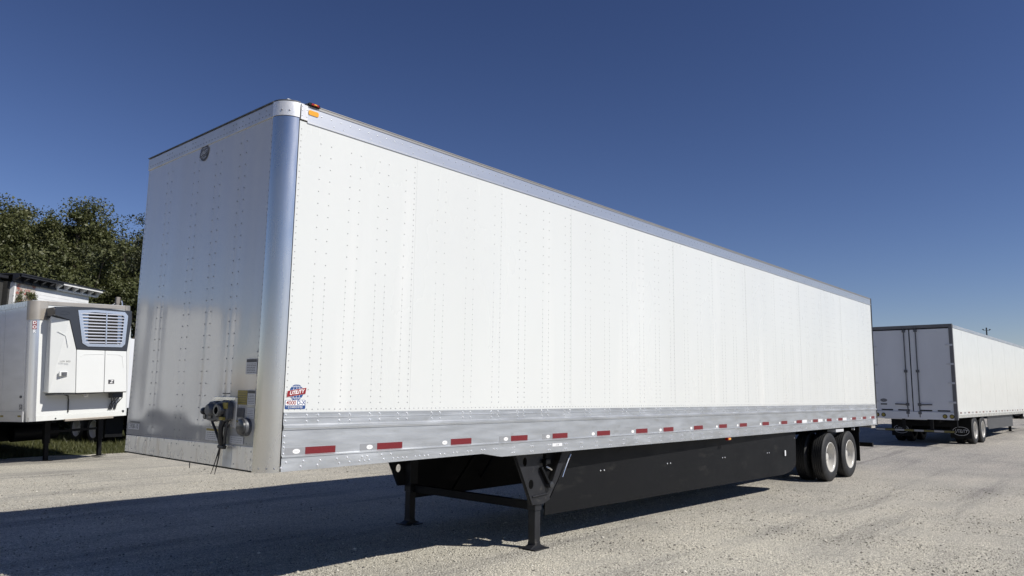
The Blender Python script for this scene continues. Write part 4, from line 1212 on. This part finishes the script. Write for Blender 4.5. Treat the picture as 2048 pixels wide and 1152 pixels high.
for a, c, m_ in ((-.2, half, 'eave_black'), (half, BL+.40, 'eave_white')):
    mb().box((a, -.16, 6.55), (c, -.065, 6.635)).build('eave_moulding', m_, BD)
    mb().box((a, -.48, 6.805), (c, -.42, 6.898)).build('eave_fascia', m_, BD)
    mb().box((a, -.10, 6.635), (c, -.062, 6.898)).build('eave_frieze', 'eave_black' if m_ == 'eave_black' else 'skirt_grey', BD)
    n = 5
    for k in range(n+1):
        x = a+(c-a)*k/n
        if k == n and m_ == 'eave_black': continue
        b = MB(); b.prism([(-.10, 6.56), (-.19, 6.58), (-.22, 6.68), (-.40, 6.78), (-.40, 6.895), (-.10, 6.895)], x-.06, x+.06, 'x'); b.build('eave_bracket', m_, BD)
# creeper on the stained bay
def leaf_cloud(points, size, seed, up_bias=.25):
    rg = np.random.default_rng(seed); n = len(points)
    d = rg.normal(size=(n, 3)); d[:, 2] += up_bias; d /= np.linalg.norm(d, axis=1)[:, None]
    t = np.cross(d, rg.normal(size=(n, 3))); t /= np.linalg.norm(t, axis=1)[:, None]
    s = np.cross(d, t)
    sz = (size*np.exp(rg.normal(0, .3, n)))[:, None]
    P = np.asarray(points)
    V = np.stack([P-t*sz, P+s*sz*.55, P+t*sz*1.0, P-s*sz*.55], 1).reshape(-1, 3)
    F = np.arange(4*n).reshape(-1, 4)
    return V, F
def np_mesh(name, V, F, material, parent=None, kind=None):
    me = bpy.data.meshes.new(name)
    me.vertices.add(len(V)); me.vertices.foreach_set('co', np.ascontiguousarray(V, dtype=np.float32).ravel())
    k = F.shape[1]
    me.loops.add(F.size); me.loops.foreach_set('vertex_index', F.ravel().astype(np.int32))
    me.polygons.add(len(F)); me.polygons.foreach_set('loop_start', np.arange(0, F.size, k, dtype=np.int32)); me.update(calc_edges=True)
    me.materials.append(material)
    o = bpy.data.objects.new(name, me); COL.objects.link(o)
    if parent is not None: o.parent = parent
    if kind: o['kind'] = kind
    return o
def leaf_material(name, c0, c1, c2, trans=.25):
    m = bpy.data.materials.new(name); m.use_nodes = True; nt = m.node_tree; b = nt.nodes['Principled BSDF']
    g = node(nt, 'ShaderNodeNewGeometry'); r = node(nt, 'ShaderNodeValToRGB')
    r.color_ramp.elements[0].color = (*c0, 1); r.color_ramp.elements[1].color = (*c2, 1)
    e = r.color_ramp.elements.new(.5); e.color = (*c1, 1)
    nz = node(nt, 'ShaderNodeTexNoise'); nz.inputs['Scale'].default_value = .5
    nt.links.new(g.outputs['Position'], nz.inputs['Vector'])
    mx = node(nt, 'ShaderNodeMath', operation='MULTIPLY_ADD'); mx.inputs[1].default_value = .5
    nt.links.new(g.outputs['Random Per Island'], mx.inputs[0])
    m2 = node(nt, 'ShaderNodeMath', operation='MULTIPLY'); m2.inputs[1].default_value = .55
    nt.links.new(nz.outputs['Fac'], m2.inputs[0]); nt.links.new(m2.outputs[0], mx.inputs[2])
    nt.links.new(mx.outputs[0], r.inputs[0])
    nt.links.new(r.outputs[0], b.inputs['Base Color'])
    b.inputs['Roughness'].default_value = .55
    tr_ = node(nt, 'ShaderNodeBsdfTranslucent'); nt.links.new(r.outputs[0], tr_.inputs[0])
    ms = node(nt, 'ShaderNodeMixShader'); ms.inputs[0].default_value = trans
    nt.links.new(b.outputs[0], ms.inputs[1]); nt.links.new(tr_.outputs[0], ms.inputs[2])
    nt.links.new(ms.outputs[0], nt.nodes['Material Output'].inputs['Surface'])
    return m
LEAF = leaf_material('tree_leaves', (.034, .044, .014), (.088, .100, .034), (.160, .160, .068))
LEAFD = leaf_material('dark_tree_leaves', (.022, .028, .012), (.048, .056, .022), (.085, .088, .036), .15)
GRASSM = leaf_material('grass_blades', (.025, .032, .010), (.07, .078, .024), (.15, .145, .055), .25)

vine = empty('climbing_vine', 'green creeper over the stained left bay of the white building', 'plant', (A_.x, A_.y, -.27), (0, 0, ang))
pts = []
rg = np.random.default_rng(5)
for k in range(26):
    cx, cz = rg.uniform(.1, 1.2), rg.uniform(5.2, 6.15)
    pts.append(np.array([cx, -.09, cz])+rg.normal(size=(34, 3))*np.array([.10, .03, .09]))
V_, F_ = leaf_cloud(np.concatenate(pts), .04, 6)
np_mesh('foliage', V_, F_, LEAF, vine, 'stuff')
mb().tube([(.5, -.06, 0), (.55, -.06, 2), (.4, -.06, 4), (.7, -.06, 5.9)], [.05, .04, .03, .01], 6).build('stem', 'bark', vine)

# added dark scrub, hides the building's pale foot seen under the reefer
def scrub():
    rg = np.random.default_rng(21); P = []
    for i in range(150):
        t = rg.uniform(-.9, 1.9); d = rg.uniform(-4.2, -1.0)
        c = A_.lerp(B_, t); x = c.x+d*(-math.sin(ang)); y = c.y+d*math.cos(ang)
        h = rg.uniform(1.0, 2.0)
        g_ = rg.normal(size=(420, 3)); g_ /= np.linalg.norm(g_, axis=1)[:, None]
        P.append(np.array([x, y, -.27+h*.45])+g_*(rg.random((420, 1))**.5)*np.array([.8, .8, h*.55]))
    V_, F_ = leaf_cloud(np.concatenate(P), .06, 22)
    np_mesh('added_shrubbery', V_, F_, LEAFD, None, 'stuff')
scrub()

# utility pole with pipe and service wire
PP = ray_at(231, 28.0)
UP = empty('utility_pole', 'short weathered wooden pole with metal pipe behind the cooling unit', 'utility pole', (PP.x, PP.y, -.27))
mb().tube([(0, 0, 0), (0, 0, 5.30)], [.085, .07], 14).build('pole_shaft', 'wood_pole', UP, smooth=True)
mb().tube([(.13, -.12, 0), (.13, -.12, 5.1), (.10, -.1, 5.22)], .03, 10).build('metal_pipe', 'alu_bright', UP, smooth=True)
mb().tube([(-.16, -.1, 0), (-.16, -.1, 4.9)], .015, 8).build('metal_pipe', 'alu_bright', UP, smooth=True)
mb().box((-.28, -.20, 4.2), (-.12, -.05, 4.8)).build('meter_box', 'alu_dull', UP, bevel=.02)
mb().tube([(.1, -.1, 5.2), (.24, -.15, 5.1), (.32, -.15, 4.85), (.28, -.15, 4.62), (.18, -.14, 4.66)], .012, 6).build('wire_loop', 'rubber_hose', UP, smooth=True)
mb().box((-.075, -.07, 5.10), (.075, .07, 5.36)).build('pole_top_bracket', 'wood_pole', UP, bevel=.02)
wa = Vector((0, 0, 5.2)); wb = ray_at(165, 33.5)-PP+Vector((0, 0, 5.05))
wpts = [wa.lerp(wb, t)+Vector((0, 0, -.30*4*t*(1-t)*.4)) for t in [i/10 for i in range(11)]]
mb().tube(wpts, .016, 5).build('service_wire', 'alu_dull', UP, smooth=True)

# ------------------------------------------------------------------ trees
def tree(name, label, px, depth, height, spread, seed, nleaf, leafm, lsize=.075, group='trees behind the building'):
    rg = np.random.default_rng(seed); rnd = random.Random(seed)
    base = ray_at(px, depth)
    t = empty(name, label, 'tree', (base.x, base.y, -.3), (0, 0, 0), group)
    tb = MB(); tips = []
    def branch(p, d, r, L, lvl):
        n = 4; pts = [p.copy()]; q = p.copy(); dd = d.copy()
        for i in range(n):
            dd = (dd+Vector((rnd.uniform(-.16, .16), rnd.uniform(-.16, .16), rnd.uniform(-.05, .12)))).normalized()
            q = q+dd*L/n; pts.append(q.copy())
        tb.tube(pts, [r*(1-.6*i/n) for i in range(n+1)], 6, cap=False)
        if lvl >= 3:
            tips.append((q, L)); tips.append((pts[2], L*.8)); return
        k = 5 if lvl == 0 else (5 if lvl == 1 else 4)
        for j in range(k):
            st_ = pts[2+(j % (n-1))]
            a = rnd.uniform(0, 6.28); tilt = rnd.uniform(.35, 1.15) if lvl else rnd.uniform(.25, 1.25)
            o = Vector((math.cos(a)*math.sin(tilt), math.sin(a)*math.sin(tilt), math.cos(tilt)))
            nd = (dd*.35+o*.9).normalized()
            branch(st_, nd, r*.48, L*rnd.uniform(.52, .74)*(spread if lvl == 0 else 1), lvl+1)
    branch(Vector((0, 0, 0)), Vector((0, 0, 1)), height*.022, height*.46, 0)
    tb.build('trunk', 'bark', t, smooth=True, fix=False)
    T_ = np.array([tuple(p) for p, _ in tips]); 
    zmax = np.percentile(T_[:, 2], 97); sc = (height-.8)/zmax
    t.scale = (sc, sc, sc)
    n_t = len(tips); per = nleaf//n_t
    cl = np.repeat(T_, per, 0)
    rad = np.repeat(rg.uniform(.5, 1.35, n_t), per)[:, None]*height*.075
    g_ = rg.normal(size=cl.shape); g_ /= np.linalg.norm(g_, axis=1)[:, None]
    pts = cl+g_*rad*(rg.random((len(cl), 1))**.6)*np.array([1.15, 1.15, .62])
    V_, F_ = leaf_cloud(pts, lsize/sc, seed)
    np_mesh('crown', V_, F_, leafm, t)
    return t
tree('leafy_tree', 'tall pale green tree cut by the left edge of the picture', 5, 46, 13.4, 1.15, 11, 60000, LEAF)
tree('leafy_tree', 'broad rounded green tree, biggest of those above the bracketed eave', 108, 48, 13.5, 1.2, 23, 95000, LEAF)
tree('leafy_tree', 'full green tree standing between the edge tree and the broad rounded one', 72, 50, 13.2, 1.3, 83, 80000, LEAF)
tree('leafy_tree', 'lower green tree in front of the broad one, just over the eave', 95, 42, 10.0, 1.4, 31, 60000, LEAF)
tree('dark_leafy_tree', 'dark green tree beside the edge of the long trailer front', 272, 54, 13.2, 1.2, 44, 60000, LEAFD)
tree('dark_leafy_tree', 'dark tree low behind the wooden pole', 232, 46, 9.8, 1.35, 57, 50000, LEAFD)
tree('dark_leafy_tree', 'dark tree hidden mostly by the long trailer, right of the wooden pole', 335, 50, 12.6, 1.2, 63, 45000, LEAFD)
tree('leafy_tree', 'green tree at the far left behind the dark wing of the building', -70, 44, 12.4, 1.2, 71, 45000, LEAF)

# far woods along the end of the field: one mass
def woods():
    rg = np.random.default_rng(9)
    P = []
    for i in range(420):
        a = rg.uniform(R(-2), R(100)); d = rg.uniform(150, 185)
        x, y = CAM.x+d*math.cos(a), CAM.y+d*math.sin(a)
        if a < R(14): h = rg.uniform(2.5, 4.5)
        else: h = rg.uniform(4, 7)
        g_ = rg.normal(size=(110, 3)); g_ /= np.linalg.norm(g_, axis=1)[:, None]
        P.append(np.array([x, y, h*.5])+g_*(rg.random((110, 1))**.4)*np.array([3.4, 3.4, h*.5]))
    V_, F_ = leaf_cloud(np.concatenate(P), .55, 10)
    np_mesh('distant_woods', V_, F_, LEAFD, None, 'stuff')
woods()

# grass under and behind the back row, and at the lot's far edge
def grass(name, n, sampler, h, seed):
    rg = np.random.default_rng(seed)
    P = sampler(rg, n); n = len(P)
    z0 = ground_z(P[:, 0], P[:, 1])
    a = rg.uniform(0, 6.28, n); hh = h*np.exp(rg.normal(0, .4, n)); w = .006+.010*rg.random(n)
    dx, dy = np.cos(a), np.sin(a); lx, ly = rg.normal(0, .35, n)*hh, rg.normal(0, .35, n)*hh
    v0 = np.stack([P[:, 0]-dx*w, P[:, 1]-dy*w, z0-.01], -1); v1 = np.stack([P[:, 0]+dx*w, P[:, 1]+dy*w, z0-.01], -1)
    v2_ = np.stack([P[:, 0]+lx, P[:, 1]+ly, z0+hh], -1)
    V_ = np.stack([v0, v1, v2_], 1).reshape(-1, 3); F_ = np.arange(3*n).reshape(-1, 3)
    np_mesh(name, V_, F_, GRASSM, None, 'stuff')
def s1(rg, n):
    y = rg.uniform(18.3, 31, n); x = 1+rg.uniform(-3, 9, n)+(y-18)*.45
    k = (y > 18.6+.5*np.sin(x*1.7)+.3*np.sin(x*4.1))
    return np.stack([x, y], -1)[k]
grass('grass', 110000, s1, .085, 12)
def s2(rg, n):
    return np.stack([rg.uniform(36, 62, n), rg.uniform(12, 24, n)], -1)
grass('field_grass', 26000, s2, .42, 13)

# ------------------------------------------------------------------ light mast far right
LP = ray_at(1977, 108)
MS = empty('light_mast', 'tall lamp mast standing far beyond the rear-facing trailer', 'light mast', (LP.x, LP.y, 0))
mb().tube([(0, 0, 0), (0, 0, 11.6)], [.14, .09], 10).build('mast_pole', 'grey_steel', MS, smooth=True)
sx = Vector((math.sin(YAW), -math.cos(YAW), 0))
mb().beam(-sx*.5+Vector((0, 0, 11.6)), sx*.5+Vector((0, 0, 11.6)), .06, .06).build('cross_arm', 'grey_steel', MS)
for k in (-1, 1):
    c = sx*k*.5
    mb().box((c.x-.11, c.y-.11, 11.66), (c.x+.11, c.y+.11, 11.78)).build('lamp_head', 'skirt_grey', MS, bevel=.04)
mb().box((-.09, -.09, 11.65), (.09, .09, 12.0)).build('lamp_head', 'skirt_grey', MS, bevel=.05)
